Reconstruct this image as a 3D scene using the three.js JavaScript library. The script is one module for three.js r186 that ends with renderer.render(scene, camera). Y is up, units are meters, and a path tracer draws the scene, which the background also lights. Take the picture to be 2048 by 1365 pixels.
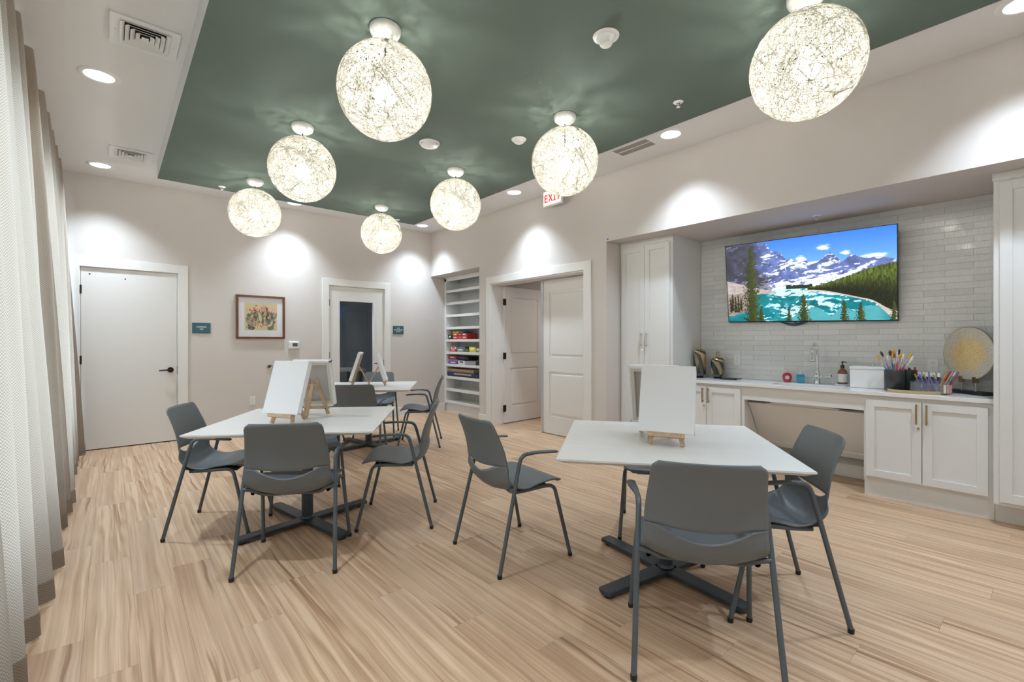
import * as THREE from 'three';
import { RoundedBoxGeometry } from 'three/addons/geometries/RoundedBoxGeometry.js';
import { mergeGeometries } from 'three/addons/utils/BufferGeometryUtils.js';
import { RectAreaLightUniformsLib } from 'three/addons/lights/RectAreaLightUniformsLib.js';

// ------------------------------------------------------------------ camera, sky, exposure
RectAreaLightUniformsLib.init();
const scene = new THREE.Scene();
const renderer = new THREE.WebGLRenderer({ antialias: true });
renderer.toneMapping = THREE.LinearToneMapping;
renderer.toneMappingExposure = 1.72;
renderer.shadowMap.enabled = true;
const camera = new THREE.PerspectiveCamera(72.337, 2048 / 1365, 0.05, 200);
camera.position.set(0, 1.28, 0);
camera.rotation.y = -THREE.MathUtils.degToRad(40.7345);
scene.add(camera);
scene.background = new THREE.Color().setRGB(2.9, 3.7, 4.5);      // even overcast daylight outside the windows
const DOWNLIGHT = { color: new THREE.Color(0.815, 0.965, 1.12), intensity: 8.0 };
const PENDANT = { color: new THREE.Color(0.965, 0.965, 0.92), intensity: 1.0 };

// ------------------------------------------------------------------ helpers
let seed = 7;
const rnd = () => { seed = (seed * 1664525 + 1013904223) >>> 0; return seed / 4294967296; };
const rr = (a, b) => a + (b - a) * rnd();
const hash = (x, y) => { let h = (x * 374761393 + y * 668265263) | 0; h = (h ^ (h >>> 13)) * 1274126177 | 0; return ((h ^ (h >>> 16)) >>> 0) / 4294967296; };
const noise = (x, y) => {
  const i = Math.floor(x), j = Math.floor(y), f = x - i, g = y - j, s = f * f * (3 - 2 * f), t = g * g * (3 - 2 * g);
  return (hash(i, j) * (1 - s) + hash(i + 1, j) * s) * (1 - t) + (hash(i, j + 1) * (1 - s) + hash(i + 1, j + 1) * s) * t;
};
const fbm = (x, y, o = 4) => { let a = 0, w = 0.5, n = 0; for (let k = 0; k < o; k++) { a += w * noise(x, y); n += w; x = x * 2.03 + 17.1; y = y * 2.03 + 5.7; w *= 0.5; } return a / n; };
const clamp = (x, a = 0, b = 1) => Math.min(b, Math.max(a, x));
const smooth = (a, b, x) => { const t = clamp((x - a) / (b - a)); return t * t * (3 - 2 * t); };
const lerp = (a, b, t) => a + (b - a) * t;
const V = (x, y, z) => new THREE.Vector3(x, y, z);

const counts = {};
const named = (n) => { const k = counts[n] = (counts[n] ?? -1) + 1; return k ? `${n}_${String(k).padStart(3, '0')}` : n; };
function flat(g) {
  const o = g.index ? g.toNonIndexed() : g.clone();
  for (const k of Object.keys(o.attributes)) if (!['position', 'normal', 'uv'].includes(k)) o.deleteAttribute(k);
  if (!o.attributes.normal) o.computeVertexNormals();
  if (!o.attributes.uv) o.setAttribute('uv', new THREE.BufferAttribute(new Float32Array(o.attributes.position.count * 2), 2));
  o.clearGroups();
  return o;
}
const join = (list) => (list.length === 1 ? list[0] : mergeGeometries(list.map(flat)));
function mesh(name, geo, mat, parent) {
  const m = new THREE.Mesh(Array.isArray(geo) ? join(geo) : geo, mat);
  m.name = parent ? name : named(name);
  m.castShadow = m.receiveShadow = true;
  (parent ?? scene).add(m);
  return m;
}
function tag(o, label, category, group, kind) {
  Object.assign(o.userData, { label, category });
  if (group) o.userData.group = group;
  if (kind) o.userData.kind = kind;
  return o;
}
function thing(name, label, category, pos = [0, 0, 0], turn = 0, group, kind) {
  const o = new THREE.Group();
  o.name = named(name);
  o.position.set(...pos); o.rotation.y = turn;
  scene.add(o);
  return tag(o, label, category, group, kind);
}
function copyOf(src, label, pos, turn) {
  const o = src.clone();
  o.name = named(src.name.replace(/_\d{3}$/, ''));
  o.userData = { ...src.userData, label };
  o.position.set(...pos); o.rotation.set(0, turn, 0);
  scene.add(o);
  return o;
}
const box = (x0, x1, y0, y1, z0, z1) => new THREE.BoxGeometry(x1 - x0, y1 - y0, z1 - z0).translate((x0 + x1) / 2, (y0 + y1) / 2, (z0 + z1) / 2);
const rbox = (x0, x1, y0, y1, z0, z1, r = 0.004, s = 2) => new RoundedBoxGeometry(x1 - x0, y1 - y0, z1 - z0, s, r).translate((x0 + x1) / 2, (y0 + y1) / 2, (z0 + z1) / 2);
const cyl = (r0, r1, y0, y1, n = 24, x = 0, z = 0) => new THREE.CylinderGeometry(r1, r0, y1 - y0, n).translate(x, (y0 + y1) / 2, z);
const lathe = (pts, n = 32) => new THREE.LatheGeometry(pts.map(([r, y]) => new THREE.Vector2(r, y)), n);
const tube = (pts, r, seg = 24, n = 8, closed = false) => new THREE.TubeGeometry(new THREE.CatmullRomCurve3(pts.map((p) => V(...p)), closed), seg, r, n, closed);
function rod(a, b, r0, r1 = r0, n = 10) {                                   // a straight tapered rod from a to b
  const A = V(...a), B = V(...b), d = B.clone().sub(A);
  return new THREE.CylinderGeometry(r1, r0, d.length(), n).applyQuaternion(new THREE.Quaternion().setFromUnitVectors(V(0, 1, 0), d.clone().normalize())).translate(...A.add(B).multiplyScalar(0.5).toArray());
}
function bar(a, b, w, t) {                                                  // a straight rectangular bar from a to b, w wide, t thick
  const A = V(...a), B = V(...b), d = B.clone().sub(A);
  return new THREE.BoxGeometry(w, d.length(), t).applyQuaternion(new THREE.Quaternion().setFromUnitVectors(V(0, 1, 0), d.clone().normalize())).translate(...A.add(B).multiplyScalar(0.5).toArray());
}
function grid(nu, nv, f, uvf) {                                             // surface f(i/nu, j/nv) -> [x,y,z]
  const p = [], uv = [], ix = [];
  for (let j = 0; j <= nv; j++) for (let i = 0; i <= nu; i++) { p.push(...f(i / nu, j / nv)); uv.push(...(uvf ? uvf(i / nu, j / nv) : [i / nu, j / nv])); }
  for (let j = 0; j < nv; j++) for (let i = 0; i < nu; i++) { const a = j * (nu + 1) + i, b = a + 1, c = a + nu + 1, d = c + 1; ix.push(a, b, d, a, d, c); }
  const g = new THREE.BufferGeometry();
  g.setAttribute('position', new THREE.Float32BufferAttribute(p, 3)); g.setAttribute('uv', new THREE.Float32BufferAttribute(uv, 2)); g.setIndex(ix); g.computeVertexNormals();
  return g;
}
function tex(w, h, f, { srgb = true, wrap = true } = {}) {                  // f(u, v) -> [r, g, b] in 0..1
  const d = new Uint8Array(w * h * 4);
  for (let j = 0; j < h; j++) for (let i = 0; i < w; i++) { const c = f((i + 0.5) / w, (j + 0.5) / h, i, j), k = (j * w + i) * 4; d[k] = clamp(c[0]) * 255; d[k + 1] = clamp(c[1]) * 255; d[k + 2] = clamp(c[2]) * 255; d[k + 3] = 255; }
  const t = new THREE.DataTexture(d, w, h);
  t.magFilter = t.minFilter = THREE.LinearFilter;
  if (wrap) t.wrapS = t.wrapT = THREE.RepeatWrapping;
  if (srgb) t.colorSpace = THREE.SRGBColorSpace;
  t.needsUpdate = true;
  return t;
}
function canvasTex(w, h, draw) {
  const c = document.createElement('canvas'); c.width = w; c.height = h;
  draw(c.getContext('2d'), w, h);
  const t = new THREE.CanvasTexture(c); t.colorSpace = THREE.SRGBColorSpace;
  return t;
}
const std = (color, roughness = 0.6, extra = {}) => new THREE.MeshStandardMaterial({ color, roughness, ...extra });
const phys = (color, roughness, extra = {}) => new THREE.MeshPhysicalMaterial({ color, roughness, ...extra });
const rgb = (r, g, b) => new THREE.Color().setRGB(r, g, b);                 // linear

// ------------------------------------------------------------------ materials
const grainTex = tex(256, 256, (u, v, i, j) => { const n = 0.5 * hash(i, j) + 0.5 * noise(i / 3, j / 3); return [n, n, n]; }, { srgb: false });
const paint = (c, r = 0.85) => { const t = grainTex.clone(); t.repeat.set(3, 3); t.needsUpdate = true; return std(c, r, { bumpMap: t, bumpScale: 0.0004 }); };
const M = {
  wall: paint(rgb(0.66, 0.615, 0.58)),
  ceiling: paint(rgb(0.80, 0.795, 0.79)),
  green: paint(rgb(0.112, 0.150, 0.125), 0.85),
  trim: std(rgb(0.80, 0.785, 0.76), 0.42),
  doorWhite: std(rgb(0.77, 0.75, 0.725), 0.4),
  cabinet: std(rgb(0.76, 0.76, 0.75), 0.38),
  counter: std(rgb(0.80, 0.795, 0.785), 0.18),
  tabletop: null,
  black: std(rgb(0.012, 0.012, 0.013), 0.5),
  bronze: std(rgb(0.035, 0.026, 0.02), 0.38, { metalness: 0.7 }),
  brass: std(rgb(0.52, 0.38, 0.2), 0.32, { metalness: 0.95 }),
  nickel: std(rgb(0.62, 0.59, 0.54), 0.28, { metalness: 1 }),
  chrome: std(rgb(0.82, 0.83, 0.85), 0.06, { metalness: 1 }),
  shell: std(rgb(0.146, 0.163, 0.176), 0.46),
  frame: std(rgb(0.105, 0.128, 0.145), 0.4, { metalness: 0.25 }),
  base: std(rgb(0.055, 0.068, 0.08), 0.42, { metalness: 0.3 }),
  plastic: std(rgb(0.82, 0.82, 0.81), 0.4),
  dark: std(rgb(0.03, 0.032, 0.035), 0.6),
  glass: phys(0xffffff, 0.02, { transmission: 1, thickness: 0, ior: 1.5 }),
  canvasWhite: std(rgb(0.84, 0.84, 0.85), 0.85),
  canvasRaw: std(rgb(0.56, 0.53, 0.50), 0.9),
  pine: null, walnut: null,
};
const streak = (cols, k) => tex(64, 512, (u, v) => { const n = fbm(u * 9 + k, v * 2.2, 4), m = noise(u * 40 + k, v * 5); const t = clamp(n * 1.1 + 0.25 * (m - 0.5)); return cols[0].map((c, i) => lerp(c, cols[1][i], t)); });
M.pine = std(0xffffff, 0.6, { map: streak([[0.70, 0.565, 0.44], [0.86, 0.75, 0.63]], 3) });
M.walnut = std(0xffffff, 0.5, { map: streak([[0.30, 0.17, 0.10], [0.55, 0.34, 0.20]], 9) });
M.tabletop = std(0xffffff, 0.3, { map: tex(256, 256, (u, v) => { const n = fbm(u * 4, v * 26, 4), m = fbm(u * 3 + 9, v * 3, 3); const c = 0.905 + 0.03 * (n - 0.5) + 0.02 * (m - 0.5); return [c, c * 0.995, c * 0.985]; }) });

// ------------------------------------------------------------------ room measures
const H = 3.225, HB = 3.053, ZF = -7.33, XR = 4.38, XL = -0.62, ZB = 0.85, HS = 2.44, XT = 5.27;

function wallShape(a0, a1, h, notches, holes = []) {                        // outline with notches that reach the floor, [x0, x1, top]
  const s = new THREE.Shape(); s.moveTo(a0, 0);
  let open = false;
  for (const [x0, x1, t] of notches) { s.lineTo(x0, 0); s.lineTo(x0, t); s.lineTo(x1, t); open = x1 >= a1; if (!open) s.lineTo(x1, 0); }
  if (!open) s.lineTo(a1, 0);
  s.lineTo(a1, h); s.lineTo(a0, h); s.closePath();
  for (const [x0, x1, y0, y1] of holes) { const p = new THREE.Path(); p.moveTo(x0, y0); p.lineTo(x0, y1); p.lineTo(x1, y1); p.lineTo(x1, y0); p.closePath(); s.holes.push(p); }
  return s;
}
const extrude = (s, d) => new THREE.ExtrudeGeometry(s, { depth: d, bevelEnabled: false });
const struct = (name, geo, mat, label, category) => tag(mesh(name, geo, mat), label, category, null, 'structure');

// ------------------------------------------------------------------ floor: planks of wood-look vinyl running along the room
{
  const PW = 0.1778, PL = 1.2192, NV = 10;
  const mats = [];
  for (let k = 0; k < NV; k++) {
    const tone = (k / (NV - 1) - 0.5), o = k * 31.7;
    const map = tex(144, 896, (u, v) => {
      const x = u * PW, y = v * PL;                                         // metres
      const warp = (fbm(x * 5 + o, y * 1.6 + o, 3) - 0.5);
      const g = fbm(x * 62 + warp * 2.2 + o, y * 0.8 + o, 5);                 // broad streaks along the grain
      const f = noise(x * 700 + o, y * 7);                                  // pores
      const arch = fbm(x * 9 + o * 1.7, y * 0.62 + o, 2), ring = 0.5 + 0.5 * Math.sin(arch * 40 + x * 60);
      const figure = smooth(0.52, 0.7, fbm(x * 4 + o * 0.6, y * 0.8 + o, 2));   // where cathedral figure shows
      const vein = smooth(0.60, 0.78, fbm(x * 48 + warp * 3 + 4.3 * o, y * 0.7 + o * 1.3, 5));
      let t = 0.62 * g + 0.12 * f + 0.26 * fbm(x * 11 + o, y * 2.2, 3) + figure * 0.20 * (ring - 0.5) + 0.10 * (noise(x * 260 + o, y * 2.2) - 0.5);
      t = clamp((t - 0.30) / 0.40);
      const c = [lerp(0.695, 0.845, t), lerp(0.560, 0.725, t), lerp(0.440, 0.602, t)];
      const d = vein * 0.85, grey = smooth(0.5, 0.8, fbm(x * 6 + o * 2, y * 1.1 + 40, 3)) * 0.16;
      return [lerp(c[0] * (1 - 0.25 * d), 0.82, grey) + tone * 0.04, lerp(c[1] * (1 - 0.34 * d), 0.755, grey) + tone * 0.04, lerp(c[2] * (1 - 0.42 * d), 0.69, grey) + tone * 0.035];
    });
    map.wrapS = map.wrapT = THREE.ClampToEdgeWrapping;
    mats.push(std(0xffffff, 0.42, { map }));
  }
  const floor = tag(mesh('floor', [box(XL - 0.3, 8, -0.16, -0.006, -9.8, ZB + 0.3)], std(rgb(0.30, 0.22, 0.15), 0.7)), 'light wood plank floor of the whole room', 'floor', null, 'structure');
  const cache = new Map();
  const plankGeo = (len, off) => {
    const key = len.toFixed(3) + off.toFixed(2);
    if (!cache.has(key)) {
      const g = new THREE.BoxGeometry(PW - 0.0007, 0.006, len - 0.0007).toNonIndexed(), uv = g.attributes.uv, p = g.attributes.position;
      for (let i = 0; i < p.count; i++) uv.setXY(i, p.getX(i) / PW + 0.5, clamp(off + (p.getZ(i) / len + 0.5) * (len / PL)));
      cache.set(key, g);
    }
    return cache.get(key);
  };
  let n = 0;
  for (let r = 0; r < 39; r++) {
    const x = XL + PW * (r + 0.5);
    const spans = x < XR ? [[ZF - 0.05, ZB]] : x < 4.7 ? [[ZF, -5.87], [-5.574, -3.733], [-3.40, 0.42]] : x < XT + 0.05 ? [[-5.72, -3.53], [-3.4, 0.42]] : [[-5.72, -3.53]];
    const shift = (hash(r, 5) * 0.62 + (r % 3) * 0.37) * PL;
    for (const [z0, z1] of spans) {
      let z = Math.floor((z0 - shift) / PL) * PL + shift;
      for (; z < z1; z += PL) {
        const a = Math.max(z, z0), b = Math.min(z + PL, z1);
        if (b - a < 0.03) continue;
        const m = new THREE.Mesh(plankGeo(b - a, (a - z) / PL), mats[Math.floor(hash(r * 7 + 3, Math.round(z * 10)) * NV)]);
        m.name = 'plank'; m.position.set(x, -0.003, (a + b) / 2); m.castShadow = m.receiveShadow = true; floor.add(m); n++;
      }
    }
  }
  console.log('planks', n);
}

// ------------------------------------------------------------------ walls and ceiling
const DUCTS = [[0.17, -3.79, 0.12, 0.13], [0.165, -6.27, 0.12, 0.13], [3.98, -2.75, 0.09, 0.195]];
const duct = (parent, w, d) => mesh('duct', [box(-w - 0.01, -w, 0, 0.5, -d, d), box(w, w + 0.01, 0, 0.5, -d, d), box(-w, w, 0, 0.5, -d - 0.01, -d), box(-w, w, 0, 0.5, d, d + 0.01), box(-w, w, 0.49, 0.5, -d, d)], std(rgb(0.42, 0.43, 0.44), 0.45, { metalness: 0.6 }), parent);
const T = 0.15;
struct('wall_far', extrude(wallShape(XL - T, 5.1, 3.45, [[-0.27, 0.665, 2.15], [2.563, 3.491, 2.15]]), T).translate(0, 0, ZF - T), M.wall, 'pale greige far wall with the storage door and the glazed door', 'wall');
struct('wall_right', extrude(wallShape(-ZB - T, -ZF, 3.45, [[-0.42, 3.402, HS], [3.733, 5.574, 2.15], [5.87, -ZF, HS]]), 0.22).rotateY(Math.PI / 2).translate(XR, 0, 0), M.wall, 'pale greige right wall with the shelf niche, double door and kitchen recess', 'wall');
struct('wall_left', extrude(wallShape(-ZB - T, -ZF + T, 3.45, [], [[4.75, 6.95, 0.45, 2.78], [2.2, 4.4, 0.45, 2.78], [-0.35, 1.85, 0.45, 2.78]]), T).rotateY(Math.PI / 2).translate(XL - T, 0, 0), M.wall, 'window wall on the left behind the sheer curtains', 'wall');
struct('wall_back', box(XL - T, XR + 0.22, 0, 3.45, ZB, ZB + T), M.wall, 'plain wall behind the camera', 'wall');
struct('ground', box(-40, XL - T - 0.02, -0.4, -0.2, -45, 40), std(rgb(0.42, 0.42, 0.40), 0.95), 'pale open ground outside the windows', 'ground');
{
  const plan = wallRect(XL - T, XR + 0.22, -ZB - T, -ZF + T);               // x across, -z up; duct openings cut through
  for (const [x, z, w, d] of DUCTS) { const p = new THREE.Path(); p.moveTo(x - w, -z - d); p.lineTo(x - w, -z + d); p.lineTo(x + w, -z + d); p.lineTo(x + w, -z - d); p.closePath(); plan.holes.push(p); }
  const c = struct('ceiling', extrude(plan, 0.2).rotateX(-Math.PI / 2).translate(0, H, 0), M.ceiling, 'white ceiling border round the lowered green panel', 'ceiling');
  mesh('dropped_panel', box(0.39, 3.515, HB + 0.006, H, -6.377, -0.1), M.ceiling, c);
  const g = mesh('green_face', box(0.392, 3.513, HB, HB + 0.006, -6.375, -0.102), M.green, c);
  g.userData.label = 'dark sage green underside of the lowered ceiling panel';
}
// kitchen recess: back wall with tiles, soffit, sides
struct('wall_recess_side', [box(4.6, XT + 0.2, 0, HS + 0.1, -3.552, -3.402)], M.wall, 'greige left cheek of the kitchen recess', 'wall');
struct('wall_recess_end', [box(4.6, XT + 0.2, 0, HS + 0.1, 0.42, 0.57)], M.wall, 'greige right cheek of the kitchen recess', 'wall');
struct('ceiling_recess', box(4.601, XT + 0.2, HS, HS + 0.12, -3.402, 0.42), M.wall, 'greige soffit over the kitchen recess', 'ceiling');
{
  const w = struct('wall_kitchen', box(XT - 0.0035, XT + 0.2, 0, HS, -3.402, 0.42), std(rgb(0.60, 0.60, 0.59), 0.8), 'kitchen recess wall behind the glossy grey tiles', 'wall');
  const ribs = tex(512, 64, (u, v) => { const a = noise(u * 150, v * 1.2), b = noise(u * 52 + 9, v * 0.8 + 3), c = noise(u * 12 + 4, v * 5); const n = 0.45 * a + 0.4 * b + 0.15 * c; return [n, n, n]; }, { srgb: false });
  const TH = 0.0527, TL = 0.3048, GAP = 0.0025, mats = [], geos = [];
  for (let k = 0; k < 5; k++) mats.push(phys(rgb(0.71 + 0.02 * k, 0.725 + 0.02 * k, 0.725 + 0.02 * k), 0.13, { bumpMap: ribs, bumpScale: 0.0022, clearcoat: 0.4, clearcoatRoughness: 0.06 }));
  const tile = (len, o) => { const g = flat(rbox(-0.006, 0.002, -(TH - GAP) / 2, (TH - GAP) / 2, -len / 2, len / 2, 0.0012, 1)), uv = g.attributes.uv, p = g.attributes.position; for (let i = 0; i < p.count; i++) uv.setXY(i, o + p.getZ(i) / TL, p.getY(i) / TH + 0.5 + o * 3); return g; };
  for (let k = 0; k < 6; k++) geos.push(tile(TL - GAP, 0.17 * k));
  const z0 = -2.707, z1 = -0.29;
  let row = 0, cut = new Map(), n = 0;
  for (let y = 0.866; y < HS - 0.01; y += TH, row++) {
    const hgt = Math.min(TH, HS - y);
    for (let z = z0 - (row % 2 ? TL / 2 : 0.02); z < z1; z += TL) {
      const a = Math.max(z, z0), b = Math.min(z + TL, z1); if (b - a < 0.02) continue;
      let g;
      if (b - a > TL - 0.001) g = geos[Math.floor(rnd() * 6)];
      else { const key = (b - a).toFixed(3); if (!cut.has(key)) cut.set(key, tile(b - a - GAP, 0.3)); g = cut.get(key); }
      const m = new THREE.Mesh(g, mats[Math.floor(rnd() * 5)]);
      m.name = 'tile'; m.position.set(XT + rr(-0.0008, 0.0008), y + hgt / 2, (a + b) / 2); m.scale.y = hgt / TH; m.rotation.z = rr(-0.008, 0.008); m.castShadow = m.receiveShadow = true; w.add(m); n++;
    }
  }
  console.log('tiles', n);
}
// niche for the shelves, the room behind the double door and the office behind the glazed door
struct('wall_niche', [box(4.99, 5.1, 0, HS + 0.1, ZF, -5.87), box(4.6, 5.1, HS, HS + 0.1, ZF, -5.87), box(4.6, 5.1, 0, HS + 0.1, -5.87, -5.75)], M.wall, 'greige lining of the shelf niche', 'wall');
struct('wall_corridor', [box(4.6, 7.8, 0, 2.8, -5.87, -5.72), box(7.65, 7.8, 0, 2.8, -5.72, -3.53), box(5.47, 7.8, 0, 2.8, -3.53, -3.4), box(4.6, 7.8, 2.7, 2.85, -5.87, -3.4)], M.wall, 'pale walls of the corridor beyond the double door', 'wall');
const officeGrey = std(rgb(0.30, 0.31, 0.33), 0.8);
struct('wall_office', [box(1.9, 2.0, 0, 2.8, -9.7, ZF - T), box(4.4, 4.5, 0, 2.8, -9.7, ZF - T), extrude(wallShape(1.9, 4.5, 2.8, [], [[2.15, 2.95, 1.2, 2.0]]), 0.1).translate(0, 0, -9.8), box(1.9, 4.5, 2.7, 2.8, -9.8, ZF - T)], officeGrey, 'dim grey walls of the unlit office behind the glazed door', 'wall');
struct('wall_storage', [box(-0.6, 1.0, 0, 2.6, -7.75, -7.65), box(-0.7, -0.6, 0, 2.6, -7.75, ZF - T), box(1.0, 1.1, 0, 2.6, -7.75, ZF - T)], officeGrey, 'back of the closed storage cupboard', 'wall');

// baseboards
const BH = 0.14, BT = 0.016;
struct('baseboard_far', [box(0.757, 2.463, 0, BH, ZF, ZF + BT), box(3.589, 4.67, 0, BH, ZF, ZF + BT), box(XL, -0.37, 0, BH, ZF, ZF + BT)], M.trim, 'white baseboard along the far wall', 'baseboard');
struct('baseboard_right', [box(XR - BT, XR, 0, BH, -5.87, -5.667), box(XR - BT, XR, 0, BH, -3.618, -3.402), box(XR - BT, XR, 0, BH, 0.42, ZB)], M.trim, 'white baseboard along the right wall', 'baseboard');
struct('baseboard_left', [box(XL, XL + BT, 0, BH, ZF, ZB)], M.trim, 'white baseboard under the windows', 'baseboard');
struct('baseboard_kitchen', [box(XT - 0.01, XT + 0.006, 0, 0.12, -2.0, -1.035)], M.trim, 'white baseboard at the back of the knee space', 'baseboard');

// ------------------------------------------------------------------ windows
[[-6.95, -4.75], [-4.4, -2.2], [-1.85, 0.35]].forEach(([z0, z1], i) => {
  const g = thing(`window_${i + 1}`, ['white framed window behind the farthest curtain', 'white framed window behind the middle curtain', 'white framed window behind the nearest curtain'][i], 'window', [0, 0, 0], 0, null, 'structure');
  const x0 = XL - 0.11, x1 = XL - 0.05, y0 = 0.45, y1 = 2.78, w = 0.06, zm = (z0 + z1) / 2;
  mesh('window_frame', [box(x0, x1, y0, y0 + w, z0, z1), box(x0, x1, y1 - w, y1, z0, z1), box(x0, x1, y0, y1, z0, z0 + w), box(x0, x1, y0, y1, z1 - w, z1), box(x0, x1, y0, y1, zm - w / 2, zm + w / 2)], M.trim, g);
  for (const [a, b] of [[z0 + w, zm - w / 2], [zm + w / 2, z1 - w]]) mesh('pane', new THREE.PlaneGeometry(b - a, y1 - y0 - 2 * w).rotateY(Math.PI / 2).translate((x0 + x1) / 2, (y0 + y1) / 2, (a + b) / 2), M.glass, g);
  mesh('window_sill', rbox(XL - 0.08, XL + 0.03, y0 - 0.03, y0, z0 - 0.03, z1 + 0.03, 0.005), M.trim, g);
});

// ------------------------------------------------------------------ doors on the far wall
const casingFar = (x0, x1, top) => [rbox(x0 - 0.1, x0 + 0.004, 0, top + 0.1, ZF, ZF + 0.02, 0.003), rbox(x1 - 0.004, x1 + 0.1, 0, top + 0.1, ZF, ZF + 0.02, 0.003), rbox(x0, x1, top - 0.004, top + 0.1, ZF, ZF + 0.0195, 0.003)];
const leverGeo = (dir) => [new THREE.CylinderGeometry(0.033, 0.033, 0.012, 28).rotateX(Math.PI / 2).translate(0, 0, 0.006), new THREE.CylinderGeometry(0.012, 0.014, 0.05, 18).rotateX(Math.PI / 2).translate(0, 0, 0.035), tube([[0, 0, 0.055], [dir * 0.03, 0.001, 0.06], [dir * 0.08, -0.002, 0.058], [dir * 0.118, -0.004, 0.052]], 0.0085, 20, 10)];
{
  const d = thing('door_1', 'plain white flush storage door with a black lever handle', 'door', [0, 0, 0], 0, null, 'structure');
  mesh('casing', casingFar(-0.27, 0.665, 2.15), M.trim, d);
  mesh('jamb', [box(-0.27, -0.258, 0, 2.15, ZF - T, ZF), box(0.653, 0.665, 0, 2.15, ZF - T, ZF), box(-0.27, 0.665, 2.14, 2.15, ZF - T, ZF)], M.trim, d);
  const s = mesh('slab', rbox(-0.255, 0.650, 0.012, 2.137, ZF - 0.05, ZF - 0.006, 0.002), M.doorWhite, d);
  for (const [x, y] of [[-0.18, 2.065], [0.14, 2.03]]) mesh('screw_hole', new THREE.CylinderGeometry(0.008, 0.008, 0.003, 14).rotateX(Math.PI / 2).translate(x, y, ZF - 0.005), M.black, s);
  for (const y of [1.88, 1.06, 0.24]) mesh('hinge', [cyl(0.007, 0.007, y - 0.05, y + 0.05, 12, -0.262, ZF + 0.003), box(-0.262, -0.248, y - 0.05, y + 0.05, ZF - 0.006, ZF - 0.003)], M.bronze, d);
  mesh('lever_handle', leverGeo(-1).map((g) => g.translate(0.583, 0.914, ZF - 0.006)), M.bronze, s);
  mesh('strike_plate', box(0.6495, 0.654, 0.86, 0.96, ZF - 0.03, ZF + 0.0005), M.bronze, d);
}
{
  const d = thing('door_2', 'white office door with a tall dark glass pane', 'door', [0, 0, 0], 0, null, 'structure');
  mesh('casing', casingFar(2.563, 3.491, 2.15), M.trim, d);
  mesh('jamb', [box(2.563, 2.575, 0, 2.15, ZF - T, ZF), box(3.479, 3.491, 0, 2.15, ZF - T, ZF), box(2.563, 3.491, 2.14, 2.15, ZF - T, ZF)], M.trim, d);
  const x0 = 2.577, x1 = 3.477, g0 = 2.734, g1 = 3.296, zb = ZF - 0.05, zf = ZF - 0.008;
  const s = mesh('slab', [box(x0, g0, 0.012, 2.137, zb, zf), box(g1, x1, 0.012, 2.137, zb, zf), box(g0, g1, 1.913, 2.137, zb, zf), box(g0, g1, 0.012, 0.28, zb, zf)], M.doorWhite, d);
  mesh('glazing_bead', [box(g0 - 0.03, g0 + 0.004, 0.25, 1.943, zf, zf + 0.008), box(g1 - 0.004, g1 + 0.03, 0.25, 1.943, zf, zf + 0.008), box(g0, g1, 1.909, 1.943, zf, zf + 0.008), box(g0, g1, 0.25, 0.284, zf, zf + 0.008)], M.doorWhite, s);
  mesh('pane', new THREE.PlaneGeometry(g1 - g0, 1.64).translate((g0 + g1) / 2, 1.095, ZF - 0.03), M.glass, s);
  for (const y of [1.88, 1.06, 0.24]) mesh('hinge', [cyl(0.007, 0.007, y - 0.05, y + 0.05, 12, 2.571, ZF + 0.003), box(2.571, 2.583, y - 0.05, y + 0.05, ZF - 0.008, ZF - 0.004)], M.bronze, d);
  mesh('lever_handle', leverGeo(-1).map((g) => g.translate(3.41, 0.914, zf)), M.bronze, s);
  mesh('strike_plate', box(3.4765, 3.4795, 0.85, 0.97, ZF - 0.03, ZF + 0.0005), M.bronze, d);
}
// two-panel moulded leaf, hinge edge at x = 0, width w along +x, front face towards +z
function panelLeaf(parent, w, h, mat) {
  const st = 0.135, rails = [[0.012, 0.25], [0.86, 1.06], [h - 0.16, h]], t = 0.022, g = [];
  g.push(box(0, st, 0.012, h, -t, t), box(w - st, w, 0.012, h, -t, t));
  for (const [a, b] of rails) g.push(box(st, w - st, a, b, -t, t));
  const slab = mesh('slab', g, mat, parent);
  for (const [a, b] of [[0.25, 0.86], [1.06, h - 0.16]]) {
    const raised = new THREE.ExtrudeGeometry(wallRect(st + 0.05, w - st - 0.05, a + 0.05, b - 0.05), { depth: 0.020, bevelEnabled: true, bevelThickness: 0.010, bevelSize: 0.022, bevelSegments: 3 }).translate(0, 0, -0.010);
    mesh('door_panel', [box(st, w - st, a, b, -0.012, 0.012), raised], mat, slab);
  }
  return slab;
}
function wallRect(x0, x1, y0, y1) { const s = new THREE.Shape(); s.moveTo(x0, y0); s.lineTo(x1, y0); s.lineTo(x1, y1); s.lineTo(x0, y1); s.closePath(); return s; }
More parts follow.
